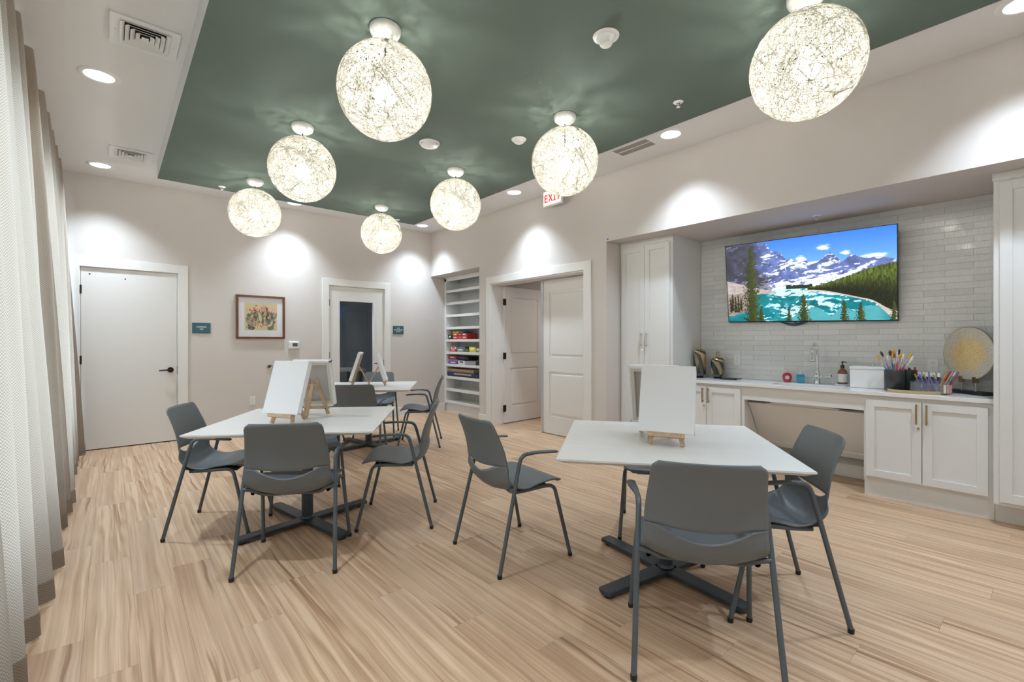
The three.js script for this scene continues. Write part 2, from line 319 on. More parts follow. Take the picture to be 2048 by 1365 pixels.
{
  tag(mesh('trim_1', [
    rbox(XR - 0.02, XR, 0, 2.25, -5.674, -5.570, 0.003), rbox(XR - 0.02, XR, 0, 2.25, -3.737, -3.618, 0.003), rbox(XR - 0.0195, XR, 2.146, 2.25, -5.574, -3.733, 0.003),
    box(XR, 4.62, 0, 2.15, -5.574, -5.556), box(XR, 4.62, 0, 2.15, -3.751, -3.733), box(XR, 4.62, 2.132, 2.15, -5.574, -3.733),
  ], M.trim), 'white casing and jamb round the double door', 'trim', null, 'structure');
  const d3 = thing('door_3', 'white two panel door leaf standing open into the corridor', 'door', [4.605, 0, -5.548], 0.075, null, 'structure');
  panelLeaf(d3, 0.90, 2.12, M.doorWhite);
  for (const y of [1.88, 1.05, 0.24]) mesh('hinge', [box(-0.03, 0.035, y - 0.05, y + 0.05, 0.0222, 0.0245), cyl(0.008, 0.008, y - 0.05, y + 0.05, 12, -0.005, 0.026)], M.bronze, d3);
  mesh('latch_plate', box(0.898, 0.9025, 0.88, 0.98, -0.012, 0.012), M.bronze, d3);
  const d4 = thing('door_4', 'white two panel door leaf closed beside the open one', 'door', [4.598, 0, -3.755], Math.PI / 2, null, 'structure');
  d4.rotation.y = Math.PI / 2;
  panelLeaf(d4, 0.905, 2.12, M.doorWhite);
  mesh('astragal', rbox(0.885, 0.93, 0.012, 2.12, -0.034, 0.034, 0.003), std(rgb(0.55, 0.57, 0.58), 0.4, { metalness: 0.5 }), d4);
}

// ------------------------------------------------------------------ lamps
{
  const lensMat = std(rgb(0.9, 0.9, 0.9), 0.6, { emissive: rgb(1, 0.985, 0.96), emissiveIntensity: 2.6 });
  const make = (label, x, z) => {
    const o = thing('downlight', label, 'downlight', [x, H, z], 0, 'recessed ceiling downlights');
    mesh('trim_ring', lathe([[0.086, -0.002], [0.09, -0.008], [0.105, -0.010], [0.118, -0.006], [0.124, 0]], 40), M.plastic, o);
    mesh('lens', cyl(0.088, 0.088, -0.005, -0.001, 40), lensMat, o);
    const l = new THREE.SpotLight(DOWNLIGHT.color, DOWNLIGHT.intensity, 0, THREE.MathUtils.degToRad(52), 1, 2);
    l.name = 'downlight_beam'; l.position.set(0, -0.02, 0); l.target.position.set(0, -1, 0); l.shadow.radius = 4; l.castShadow = true;
    o.add(l, l.target);
  };
  make('recessed downlight nearest the camera on the curtain side', -0.06, -4.56);
  make('recessed downlight on the curtain side above the storage door', -0.08, -6.87);
  make('recessed downlight above the framed picture on the far wall', 1.97, -6.98);
  make('recessed downlight in the far right ceiling corner above the shelf niche', 3.98, -6.93);
  make('recessed downlight beside the exit sign over the double door', 4.0, -4.6);
  make('recessed downlight next to the long ceiling grille', 3.99, -2.35);
  make('recessed downlight at the upper right edge above the kitchen recess', 3.98, -0.11);
  make('recessed downlight on the curtain side beside the nearer square vent', -0.06, -2.25);
  make('recessed downlight on the curtain side above the camera', -0.06, 0.05);
  make('recessed downlight near the wall behind the camera', 1.97, 0.45);

  // pendants: a ball wound from white string round a bare globe bulb
  const R = 0.257, str = [];
  {
    const P = [], I = [], turns = 250, seg = 64, sides = 3;
    let base = 0;
    const hole = V(-0.62, 0.35, 0.70).normalize();
    for (let k = 0; k < turns; k++) {
      const n = V(rr(-1, 1), rr(-1, 1), rr(-1, 1)).normalize();
      const off = rr(-0.62, 0.62) * R, rad = Math.sqrt(R * R - off * off);
      const a = V(n.y, -n.x, 0.01 + n.z * 0.3).cross(n).normalize(), b = n.clone().cross(a);
      const w = rr(0.0011, 0.0018), wob = rr(0, 6.28), wa = rr(0.0, 0.05), lift = rr(-0.004, 0.003);
      let prevIn = false, rings = 0;
      for (let i = 0; i <= seg; i++) {
        const t = (i / seg) * Math.PI * 2, o2 = off + wa * R * Math.sin(2 * t + wob);
        const c = a.clone().multiplyScalar(Math.cos(t) * rad).addScaledVector(b, Math.sin(t) * rad).addScaledVector(n, o2).setLength(R + lift);
        const out = c.clone().normalize(), inHole = out.dot(hole) > 0.955 && k % 5 !== 0;
        const dir = a.clone().multiplyScalar(-Math.sin(t)).addScaledVector(b, Math.cos(t)), side = dir.clone().cross(out).normalize();
        for (let q = 0; q < sides; q++) {
          const f = (q / sides) * Math.PI * 2 + 0.5, nn = out.clone().multiplyScalar(Math.cos(f)).addScaledVector(side, Math.sin(f));
          P.push(c.x + nn.x * w, c.y + nn.y * w, c.z + nn.z * w);
        }
        if (i && !inHole && !prevIn) for (let q = 0; q < sides; q++) { const A = base + (i - 1) * sides + q, B = base + (i - 1) * sides + ((q + 1) % sides), C = A + sides, D = B + sides; I.push(A, C, B, B, C, D); }
        prevIn = inHole; rings++;
      }
      base += rings * sides;
    }
    const g = new THREE.BufferGeometry();
    g.setAttribute('position', new THREE.Float32BufferAttribute(P, 3)); g.setIndex(I);
    str.push(g);
  }
  const stringMat = phys(rgb(0.74, 0.725, 0.68), 1, { transmission: 0.6, thickness: 0, specularIntensity: 0.2 });
  const bulbMat = std(rgb(0.95, 0.95, 0.95), 0.5, { emissive: rgb(1, 0.93, 0.80), emissiveIntensity: 7 });
  const canopyMat = std(rgb(0.80, 0.79, 0.76), 0.35);
  let proto = null;
  const pend = (label, x, z, spin) => {
    let o;
    if (!proto) {
      o = proto = thing('pendant_lamp', label, 'pendant lamp', [x, HB, z], spin, 'string ball pendants under the green ceiling');
      mesh('canopy', lathe([[0.001, -0.068], [0.03, -0.066], [0.06, -0.057], [0.078, -0.042], [0.086, -0.024], [0.087, -0.006], [0.082, 0]], 40), canopyMat, o);
      mesh('cord', cyl(0.004, 0.004, -0.30, -0.066, 10), M.black, o);
      mesh('socket', [cyl(0.021, 0.021, -0.335, -0.29, 18), cyl(0.012, 0.02, -0.29, -0.275, 18)], M.plastic, o);
      mesh('bulb', [new THREE.SphereGeometry(0.056, 28, 20).translate(0, -0.385, 0)], bulbMat, o);
      const s = mesh('string_shade', str[0].clone().translate(0, -0.363, 0), stringMat, o);
      s.userData.label = 'ball of criss-crossing white string';
      const l = new THREE.PointLight(PENDANT.color, PENDANT.intensity, 0, 2);
      l.name = 'pendant_glow'; l.position.set(0, -0.385, 0); l.shadow.radius = 2.6; l.castShadow = true;
      o.add(l);
    } else o = copyOf(proto, label, [x, HB, z], spin);
  };
  pend('large string ball pendant left of the smoke detector, nearest of the left row', 1.18, -2.47, 0.0);
  pend('string ball pendant in the middle of the left row', 1.20, -4.03, 2.3);
  pend('string ball pendant at the far end of the left row above the picture', 1.21, -5.74, 4.4);
  pend('smallest string ball pendant, far end of the right row by the corner', 2.70, -5.76, 3.6);
  pend('string ball pendant second from the far end of the right row', 2.71, -4.04, 2.0);
  pend('string ball pendant hiding the exit sign', 2.71, -2.51, 0.15);
  pend('largest string ball pendant cut by the top edge at upper right', 2.70, -0.83, 2.9);
  pend('string ball pendant above the camera out of view', 1.19, -0.83, 5.2);
}
// light in the corridor beyond the double door
{
  const o = thing('corridor_light', 'flush ceiling light in the corridor beyond the double door', 'ceiling light', [6.0, 2.7, -4.6]);
  mesh('lens', cyl(0.16, 0.16, -0.03, -0.004, 32), std(rgb(0.9, 0.9, 0.9), 0.6, { emissive: rgb(1, 0.96, 0.9), emissiveIntensity: 2 }), o);
  mesh('rim', lathe([[0.158, -0.034], [0.172, -0.034], [0.176, 0], [0.165, 0]], 36), M.plastic, o);
  const l = new THREE.SpotLight(new THREE.Color(1, 0.94, 0.87), 4.0, 0, 1.4, 1, 2); l.position.set(0, -0.05, 0); l.target.position.set(0, -1, 0); l.shadow.radius = 6; l.castShadow = true; o.add(l, l.target);
}

// ------------------------------------------------------------------ ceiling fittings
{
  const vent = (label, x, z, w, d) => {
    const o = thing('ceiling_vent', label, 'vent', [x, H, z], 0, 'square ceiling vents on the curtain side');
    duct(o, 0.12, 0.13);
    const ring = (a, b, t, y0, y1) => [box(-a, a, y0, y1, -b, -b + t), box(-a, a, y0, y1, b - t, b), box(-a, -a + t, y0, y1, -b + t, b - t), box(a - t, a, y0, y1, -b + t, b - t)];
    mesh('frame', ring(w / 2, d / 2, 0.055, -0.012, 0), M.plastic, o);
    for (let k = 0; k < 4; k++) {
      const a = w / 2 - 0.058 - k * 0.026, b = d / 2 - 0.058 - k * 0.028, t = 0.025, g = [];
      for (const [p, q, vert] of [[0, -b, 0], [0, b, 0], [-a, 0, 1], [a, 0, 1]]) {
        const len = vert ? 2 * b : 2 * a, m = new THREE.BoxGeometry(vert ? t : len, 0.0025, vert ? len : t);
        if (vert) m.rotateZ(p > 0 ? -0.55 : 0.55); else m.rotateX(q > 0 ? 0.55 : -0.55);
        g.push(m.translate(p, -0.012, q));
      }
      mesh('louver', g, M.plastic, o);
    }
    mesh('center_plate', box(-w / 2 + 0.155, w / 2 - 0.155, -0.02, -0.017, -d / 2 + 0.165, d / 2 - 0.165), M.plastic, o);
    for (const [sx, sz] of [[-1, 0], [1, 0]]) mesh('screw', cyl(0.004, 0.004, -0.0135, -0.012, 10, sx * (w / 2 - 0.025), sz), M.nickel, o);
  };
  vent('square louvred vent nearest the camera in the white ceiling', 0.17, -3.79, 0.345, 0.37);
  vent('square louvred vent farther away near the far wall', 0.165, -6.27, 0.345, 0.37);

  const g = thing('ceiling_grille', 'long slotted air grille in the ceiling beside a downlight', 'grille', [3.98, H, -2.75]);
  mesh('grille_frame', [box(-0.105, -0.092, -0.008, 0, -0.21, 0.21), box(0.092, 0.105, -0.008, 0, -0.21, 0.21), box(-0.092, 0.092, -0.008, 0, -0.21, -0.197), box(-0.092, 0.092, -0.008, 0, 0.197, 0.21), box(-0.005, 0.005, -0.008, 0, -0.197, 0.197)], M.plastic, g);
  duct(g, 0.09, 0.195);
  for (let k = 0; k < 12; k++) { const x = -0.083 + (k % 6) * 0.0135 + (k > 5 ? 0.098 : 0); mesh('slat', box(x - 0.0016, x + 0.0016, -0.008, -0.002, -0.197, 0.197), std(rgb(0.45, 0.40, 0.36), 0.5), g); }

  const sm = thing('smoke_detector', 'white smoke detector on the green ceiling', 'detector', [2.185, HB, -1.70]);
  mesh('base', lathe([[0.001, -0.012], [0.055, -0.012], [0.073, -0.006], [0.076, 0]], 36), M.plastic, sm);
  mesh('head', lathe([[0.001, -0.055], [0.03, -0.055], [0.036, -0.048], [0.037, -0.034], [0.05, -0.026], [0.056, -0.012]], 36), M.plastic, sm);
  const fs = thing('fire_strobe', 'white ceiling fire strobe with red lettering', 'strobe', [2.165, HB, -3.645], -0.535);
  mesh('body', lathe([[0.001, -0.045], [0.045, -0.042], [0.075, -0.028], [0.088, -0.010], [0.09, 0]], 36), M.plastic, fs);
  mesh('lens', lathe([[0.001, -0.056], [0.014, -0.053], [0.02, -0.044]], 20), phys(0xffffff, 0.1, { clearcoat: 1 }), fs);
  const fire = canvasTex(256, 96, (c, w, h) => { c.fillStyle = '#d8d8d6'; c.fillRect(0, 0, w, h); c.fillStyle = '#c8452e'; c.font = 'bold 80px sans-serif'; c.textAlign = 'center'; c.textBaseline = 'middle'; c.fillText('FIRE', w / 2, h / 2); });
  for (const s of [0, 1]) { const p = new THREE.PlaneGeometry(0.040, 0.015).rotateX(0.62).translate(0, -0.0235, 0.0825).rotateY(s ? 0.95 : -0.95); mesh('lettering', p, std(0xffffff, 0.5, { map: fire }), fs); }
  const hd = thing('dome_sensor', 'small plain white dome sensor on the green ceiling', 'sensor', [2.724, HB, -3.07]);
  mesh('base', lathe([[0.05, -0.008], [0.064, -0.006], [0.066, 0]], 32), M.plastic, hd);
  mesh('dome', lathe([[0.001, -0.04], [0.022, -0.038], [0.042, -0.028], [0.052, -0.008]], 32), M.plastic, hd);

  const sprink = (label, x, y, z) => {
    const o = thing('sprinkler', label, 'sprinkler', [x, y, z], 0.4, 'fire sprinklers');
    mesh('escutcheon', lathe([[0.012, -0.010], [0.03, -0.006], [0.037, 0]], 28), M.plastic, o);
    mesh('frame_arm', [tube([[-0.009, -0.005, 0], [-0.011, -0.02, 0], [-0.003, -0.034, 0]], 0.0022, 10, 6), tube([[0.009, -0.005, 0], [0.011, -0.02, 0], [0.003, -0.034, 0]], 0.0022, 10, 6)], M.plastic, o);
    mesh('bulb', cyl(0.0018, 0.0018, -0.03, -0.006, 8), std(rgb(0.7, 0.08, 0.05), 0.2), o);
    mesh('deflector', cyl(0.014, 0.014, -0.037, -0.034, 20), M.plastic, o);
  };
  sprink('white sprinkler on the green ceiling right of the smoke detector', 3.196, HB, -1.82);
  sprink('white sprinkler on the green ceiling left of the far left pendant', 0.975, HB, -6.24);
  sprink('white sprinkler on the green ceiling behind the farthest right pendant', 3.186, HB, -6.265);
  sprink('white sprinkler in the soffit over the television', 4.95, HS, -1.43);

  const ex = thing('exit_sign', 'white exit sign with red letters hanging from the ceiling', 'exit sign', [4.23, H, -4.12]);
  mesh('mount', [cyl(0.05, 0.05, -0.02, 0, 24), cyl(0.01, 0.01, -0.04, 0, 12)], M.plastic, ex);
  mesh('housing', rbox(-0.018, 0.018, -0.235, -0.03, -0.165, 0.165, 0.006), M.plastic, ex);
  const et = canvasTex(512, 300, (c, w, h) => { c.fillStyle = '#f4f2ee'; c.fillRect(0, 0, w, h); c.fillStyle = '#e03a34'; c.font = 'bold 235px sans-serif'; c.textAlign = 'center'; c.textBaseline = 'middle'; c.fillText('EXIT', w / 2, h / 2 + 8); });
  mesh('lettered_sign_face', new THREE.PlaneGeometry(0.30, 0.176).rotateY(-Math.PI / 2).translate(-0.0186, -0.132, 0), std(0xffffff, 0.5, { map: et, emissive: 0xffffff, emissiveMap: et, emissiveIntensity: 0.35 }), ex);
}

// ------------------------------------------------------------------ curtains
{
  const zig = tex(128, 128, (u, v) => {
    const rows = 4, cols = 4, yv = v * rows, xv = u * cols, f = yv - Math.floor(yv), tri = Math.abs((xv - Math.floor(xv)) * 2 - 1);
    const d = Math.abs(f - tri * 0.9), line = smooth(0.16, 0.05, d) + smooth(0.10, 0.04, Math.abs(f - 0.98)) * 0.5;
    const n = noise(u * 64, v * 64) * 0.06, t = clamp(line) * 0.9;
    return [lerp(0.70, 0.92, t) - n, lerp(0.64, 0.895, t) - n, lerp(0.57, 0.86, t) - n];
  });
  const cloth = phys(0xffffff, 1, { map: zig, transmission: 0.62, thickness: 0, side: THREE.DoubleSide, specularIntensity: 0.1 });
  const panel = (label, z0, z1, sd) => {
    const top = 3.19, bot = 0.015, nz = Math.round((z1 - z0) * 90), ny = 44;
    const X = (z, y) => {
      const k = 1 - y / 3.2, w = z + 0.05 * Math.sin(z * 3.1 + sd) * k;
      const pleat = Math.sin(w * 2 * Math.PI / 0.145 + sd) * 0.028 * (1 - 0.75 * k);
      const big = (Math.sin(w * 2 * Math.PI / 0.40 + sd + 1.1 * Math.sin(z * 1.7)) + 0.45 * Math.sin(w * 2 * Math.PI / 0.21 + 2.2 * sd + y * 0.4)) * lerp(0.022, 0.085, Math.pow(k, 0.7));
      return lerp(-0.44, -0.315, k) + pleat + big;
    };
    const g = grid(nz, ny, (a, b) => { const z = lerp(z0, z1, a), y = lerp(bot, top, b); return [X(z, y), y, z]; }, (a, b) => [(a * (z1 - z0) * 1.9) / 0.055, (lerp(bot, top, b)) / 0.05]);
    const o = thing('curtain', label, 'curtain', [0, 0, 0], 0, 'sheer patterned curtains on the left');
    mesh('cloth', g, cloth, o);
    mesh('hem', grid(nz, 2, (a, b) => { const z = lerp(z0, z1, a), y = lerp(bot, bot + 0.10, b); return [X(z, y) + 0.003, y, z]; }, (a, b) => [(a * (z1 - z0) * 1.9) / 0.055, b * 2]), cloth, o);
  };
  panel('sheer curtain panel farthest away beside the storage door', -7.22, -4.77, 0.4);
  panel('sheer curtain panel in the middle of the window wall', -4.75, -2.18, 2.1);
  panel('sheer curtain panel nearest the camera at the left edge', -2.16, 0.7, 3.7);
  tag(mesh('curtain_track', [rbox(-0.47, -0.43, 3.195, H, ZF + 0.05, 0.8, 0.004)], M.plastic), 'slim white curtain track fixed under the ceiling', 'curtain track');
}

// ------------------------------------------------------------------ chairs
const CHAIR = (() => {
  // profile of the shell: [s, y], s measured forwards from the rear feet
  const prof = new THREE.CatmullRomCurve3([[0.478, 0.432], [0.470, 0.449], [0.43, 0.459], [0.36, 0.456], [0.28, 0.447], [0.20, 0.430], [0.145, 0.419], [0.102, 0.426], [0.068, 0.456], [0.052, 0.50], [0.042, 0.55], [0.036, 0.60], [0.024, 0.66], [0.008, 0.72], [-0.012, 0.78], [-0.036, 0.838]].map(([s, y]) => V(0, y, s - 0.25)), false, 'centripetal');
  const LEN = prof.getLength();
  const at = (m) => { const t = clamp(m / LEN), p = prof.getPointAt(t), d = prof.getTangentAt(t); return [p, d]; };
  let tSlot = 0; for (let i = 0; i <= 400; i++) { const t = (i / 400) * LEN; if (at(t)[0].y > 0.575 && t > LEN * 0.5) { tSlot = t; break; } }
  const half = (m) => {                                                     // half width along the shell
    const a = m / LEN, back = smooth(tSlot - 0.22, tSlot, m);
    let w = lerp(0.232, 0.222, back) - 0.022 * smooth(tSlot, LEN, m);
    w *= 1 - 0.22 * Math.pow(clamp(1 - m / 0.06), 2.2);
    w *= 1 - 0.13 * Math.pow(clamp(1 - (LEN - m) / 0.035), 2.4);
    return w;
  };
  const P = (u, m, off) => {
    const [p, d] = at(m), w = half(m), back = smooth(tSlot - 0.20, tSlot - 0.02, m), fil = smooth(tSlot - 0.30, tSlot - 0.14, m) * (1 - smooth(tSlot - 0.10, tSlot + 0.02, m));
    const nrm = V(0, -d.z, d.y);                                            // points up on the seat, forwards on the back
    const q = p.clone().addScaledVector(nrm, off);
    const u2 = u * u;
    q.x = u * w;
    q.z += 0.040 * u2 * back * (1 - 0.35 * smooth(tSlot + 0.05, LEN, m));
    q.y += 0.012 * u2 * (1 - back) * smooth(0.02, 0.12, m) + 0.050 * u2 * fil;
    return q;
  };
  const nU = 32;
  const solid = (m0, m1, rows, th, push) => {                               // closed shell between two curves m0(u), m1(u)
    const pos = [], ix = [], layer = (nU + 1) * (rows + 1);
    for (const side of [0, 1]) for (let j = 0; j <= rows; j++) for (let i = 0; i <= nU; i++) {
      const u = (i / nU) * 2 - 1, m = lerp(m0(u), m1(u), j / rows);
      const p = P(u, m, (side ? -th : 0) - (push ? push(u, m) : 0));
      pos.push(p.x, p.y, p.z);
    }
    const id = (s, i, j) => s * layer + j * (nU + 1) + i;
    for (let j = 0; j < rows; j++) for (let i = 0; i < nU; i++) {
      ix.push(id(0, i, j), id(0, i + 1, j + 1), id(0, i + 1, j), id(0, i, j), id(0, i, j + 1), id(0, i + 1, j + 1));
      ix.push(id(1, i, j), id(1, i + 1, j), id(1, i + 1, j + 1), id(1, i, j), id(1, i + 1, j + 1), id(1, i, j + 1));
    }
    for (let i = 0; i < nU; i++) for (const [j, f] of [[0, 0], [rows, 1]]) { const a = id(0, i, j), b = id(0, i + 1, j), c = id(1, i, j), d = id(1, i + 1, j); f ? ix.push(a, d, b, a, c, d) : ix.push(a, b, d, a, d, c); }
    for (let j = 0; j < rows; j++) for (const [i, f] of [[0, 0], [nU, 1]]) { const a = id(0, i, j), b = id(0, i, j + 1), c = id(1, i, j), d = id(1, i, j + 1); f ? ix.push(a, b, d, a, d, c) : ix.push(a, d, b, a, c, d); }
    const g = new THREE.BufferGeometry();
    g.setAttribute('position', new THREE.Float32BufferAttribute(pos, 3)); g.setIndex(ix); g.computeVertexNormals();
    return g;
  };
  const bump = (u) => Math.max(0, 1 - (u / 0.76) ** 2);
  const slotTop = (u) => tSlot - 0.010 * bump(u), slotBot = (u) => tSlot - 0.050 * bump(u);
  const push = (u, m) => 0.011 * (1 - u * u) ** 0.8 * smooth(tSlot - 0.16, tSlot - 0.03, m);
  const seat = solid(() => 0, slotBot, 64, 0.009, push);
  const back = solid(slotTop, () => LEN, 16, 0.009, null);
  const S = (x, y, s) => [x, y, s - 0.25];
  const o = thing('armchair', '', 'chair', [0, 0, 0], 0, 'grey plastic armchairs round the tables');
  mesh('seat_shell', seat, M.shell, o);
  mesh('backrest', back, M.shell, o);
  const r = 0.0112;
  for (const k of [-1, 1]) {
    const rear = mesh('leg', tube([S(k * 0.262, 0.014, 0.0), S(k * 0.254, 0.20, 0.047), S(k * 0.246, 0.42, 0.102), S(k * 0.240, 0.56, 0.137), S(k * 0.2385, 0.598, 0.148)], r, 30, 12), M.frame, o);
    mesh('foot_cap', [cyl(0.0125, 0.0135, 0, 0.02, 14, k * 0.262, -0.25)], M.black, rear);
    const front = mesh('leg', tube([S(k * 0.262, 0.014, 0.497), S(k * 0.25, 0.20, 0.452), S(k * 0.239, 0.37, 0.411), S(k * 0.235, 0.415, 0.397), S(k * 0.228, 0.431, 0.375), S(k * 0.222, 0.433, 0.33), S(k * 0.215, 0.428, 0.20), S(k * 0.20, 0.424, 0.13)], r, 44, 12), M.frame, o);
    mesh('foot_cap', [cyl(0.0125, 0.0135, 0, 0.02, 14, k * 0.262, 0.247)], M.black, front);
    // armrest: the rear tube bends forwards and flattens into a pad
    const path = new THREE.CatmullRomCurve3([S(k * 0.2385, 0.590, 0.146), S(k * 0.2385, 0.618, 0.156), S(k * 0.240, 0.636, 0.176), S(k * 0.245, 0.643, 0.215), S(k * 0.254, 0.645, 0.27), S(k * 0.262, 0.642, 0.33), S(k * 0.264, 0.636, 0.40)].map((p) => V(...p)));
    const n = 30, q = 12, pos = [], ix = [];
    for (let i = 0; i <= n; i++) {
      const t = i / n, c = path.getPointAt(t), d = path.getTangentAt(t), sx = V(0, 1, 0).cross(d).normalize(); if (sx.lengthSq() < 0.1) sx.set(1, 0, 0);
      const up = d.clone().cross(sx), endR = Math.sqrt(Math.max(0.02, 1 - Math.pow(clamp((t - 0.93) / 0.07), 2)));
      const a = lerp(r, 0.020, smooth(0.25, 0.65, t)) * endR, b = lerp(r, 0.0085, smooth(0.25, 0.65, t)) * endR;
      for (let j = 0; j < q; j++) { const f = (j / q) * Math.PI * 2, p = c.clone().addScaledVector(sx, Math.cos(f) * a).addScaledVector(up, Math.sin(f) * b); pos.push(p.x, p.y, p.z); }
      if (i) for (let j = 0; j < q; j++) { const A = (i - 1) * q + j, B = (i - 1) * q + (j + 1) % q; ix.push(A, B, A + q, B, B + q, A + q); }
    }
    pos.push(...path.getPointAt(1).toArray()); for (let j = 0; j < q; j++) ix.push(n * q + j, n * q + (j + 1) % q, (n + 1) * q);
    const g = new THREE.BufferGeometry(); g.setAttribute('position', new THREE.Float32BufferAttribute(pos, 3)); g.setIndex(ix); g.computeVertexNormals();
    mesh('armrest', g, M.frame, o);
  }
  mesh('crossbar', [tube([S(-0.246, 0.455, 0.108), S(-0.20, 0.445, 0.114), S(-0.15, 0.412, 0.15), S(0, 0.398, 0.19), S(0.15, 0.412, 0.15), S(0.20, 0.445, 0.114), S(0.246, 0.455, 0.108)], 0.0105, 40, 10), tube([S(-0.222, 0.428, 0.36), S(0, 0.424, 0.36), S(0.222, 0.428, 0.36)], 0.0095, 20, 8)], M.frame, o);
  mesh('seat_bracket', [rbox(-0.16, 0.16, 0.404, 0.424, -0.05, 0.15, 0.008)], M.dark, o);
  return o;
})();
{
  const spots = [
    ['grey armchair with its back to the camera, nearest of all, at the right-hand table', 1.855, -0.972, 0.807, -0.591],
    ['grey armchair turned sideways, standing alone left of the right-hand table', 1.865, -2.174, 0.993, 0.117],
    ['grey armchair at the right-hand table facing left, in front of the knee space', 2.50, -0.94, -0.641, -0.767],
    ['grey armchair hidden behind the right-hand table and its white canvases', 2.833, -1.735, -0.843, 0.537],
    ['grey armchair with its back to the camera at the left table', 0.8405, -2.936, 0.507, -0.862],
    ['grey armchair at the left table in front of the storage door', 0.599, -3.811, 0.878, 0.479],
    ['grey armchair seen side-on at the right side of the left table', 1.6025, -3.129, -0.828, -0.561],
    ['grey armchair pushed under the far side of the left table, behind the canvases', 1.205, -3.912, -0.25, 0.968],
    ['grey armchair with its dark back showing between the left table and the farthest table', 2.018, -4.857, 0.552, -0.834],
    ['grey armchair seen side-on at the right of the farthest table, nearest the shelf niche', 2.935, -5.165, -0.828, -0.561],
    ['grey armchair behind the farthest table in front of the glazed door', 2.77, -6.06, -0.552, 0.834],
    ['grey armchair at the left of the farthest table, hidden behind the canvases', 1.938, -5.842, 0.878, 0.479],
  ];
  spots.forEach(([label, x, z, fx, fz], i) => {
    const turn = Math.atan2(fx, fz);
    if (i) copyOf(CHAIR, label, [x, 0, z], turn);
    else { CHAIR.position.set(x, 0, z); CHAIR.rotation.y = turn; CHAIR.userData.label = label; }
  });
}

// ------------------------------------------------------------------ tables
const TT = 0.735;
{
  const W = 1.085, q = Math.SQRT2;
  const sq = (a, b, y0, y1) => { const g = new THREE.CylinderGeometry(b / q, a / q, y1 - y0, 4, 1).rotateY(Math.PI / 4).toNonIndexed(); g.computeVertexNormals(); const p = g.attributes.position, uv = g.attributes.uv; for (let i = 0; i < p.count; i++) uv.setXY(i, p.getX(i) / W + 0.5, p.getZ(i) / W + 0.5); return g.translate(0, (y0 + y1) / 2, 0); };
  const o = thing('cafe_table', '', 'table', [0, 0, 0], 0, 'square white pedestal tables');
  mesh('tabletop', [sq(W, W, TT - 0.008, TT), sq(W - 0.07, W, TT - 0.026, TT - 0.008)], M.tabletop, o);
  mesh('top_plate', rbox(-0.2, 0.2, TT - 0.036, TT - 0.026, -0.2, 0.2, 0.003), M.base, o);
  mesh('column', [cyl(0.038, 0.038, 0.04, TT - 0.034, 32), cyl(0.045, 0.038, 0.04, 0.055, 32)], M.base, o);
  for (let k = 0; k < 4; k++) {
    const s = new THREE.Shape(); s.moveTo(0, -0.044); s.lineTo(0.46, -0.036); s.quadraticCurveTo(0.475, 0, 0.46, 0.036); s.lineTo(0, 0.044); s.closePath();
    const g = new THREE.ExtrudeGeometry(s, { depth: 0.016, bevelEnabled: true, bevelSize: 0.003, bevelThickness: 0.003, bevelSegments: 2 }).rotateX(-Math.PI / 2).translate(0, 0.019, 0).rotateY(Math.PI / 4 + (k * Math.PI) / 2);
    const f = mesh('base_arm', g, M.base, o);
    const a = Math.PI / 4 + (k * Math.PI) / 2;
    mesh('glide', cyl(0.024, 0.022, 0, 0.016, 20, Math.cos(a) * 0.43, -Math.sin(a) * 0.43), M.black, f);
  }
  const put = (t, x, z, ux, uz) => { t.position.set(x, 0, z); t.rotation.set(0, Math.atan2(-uz, ux), 0); };
  const b = o;
  b.userData.label = 'square white pedestal table on the right, nearest the kitchen';
  put(b, 2.324, -1.399, 0.605, 0.796);
  const c = copyOf(o, 'square white pedestal table on the left, nearest the curtains', [0, 0, 0], 0); put(c, 1.054, -3.433, 0.832, 0.555);
  const d = copyOf(o, 'square white pedestal table farthest away, by the glazed door', [0, 0, 0], 0); put(d, 2.393, -5.464, 0.832, 0.555);
}

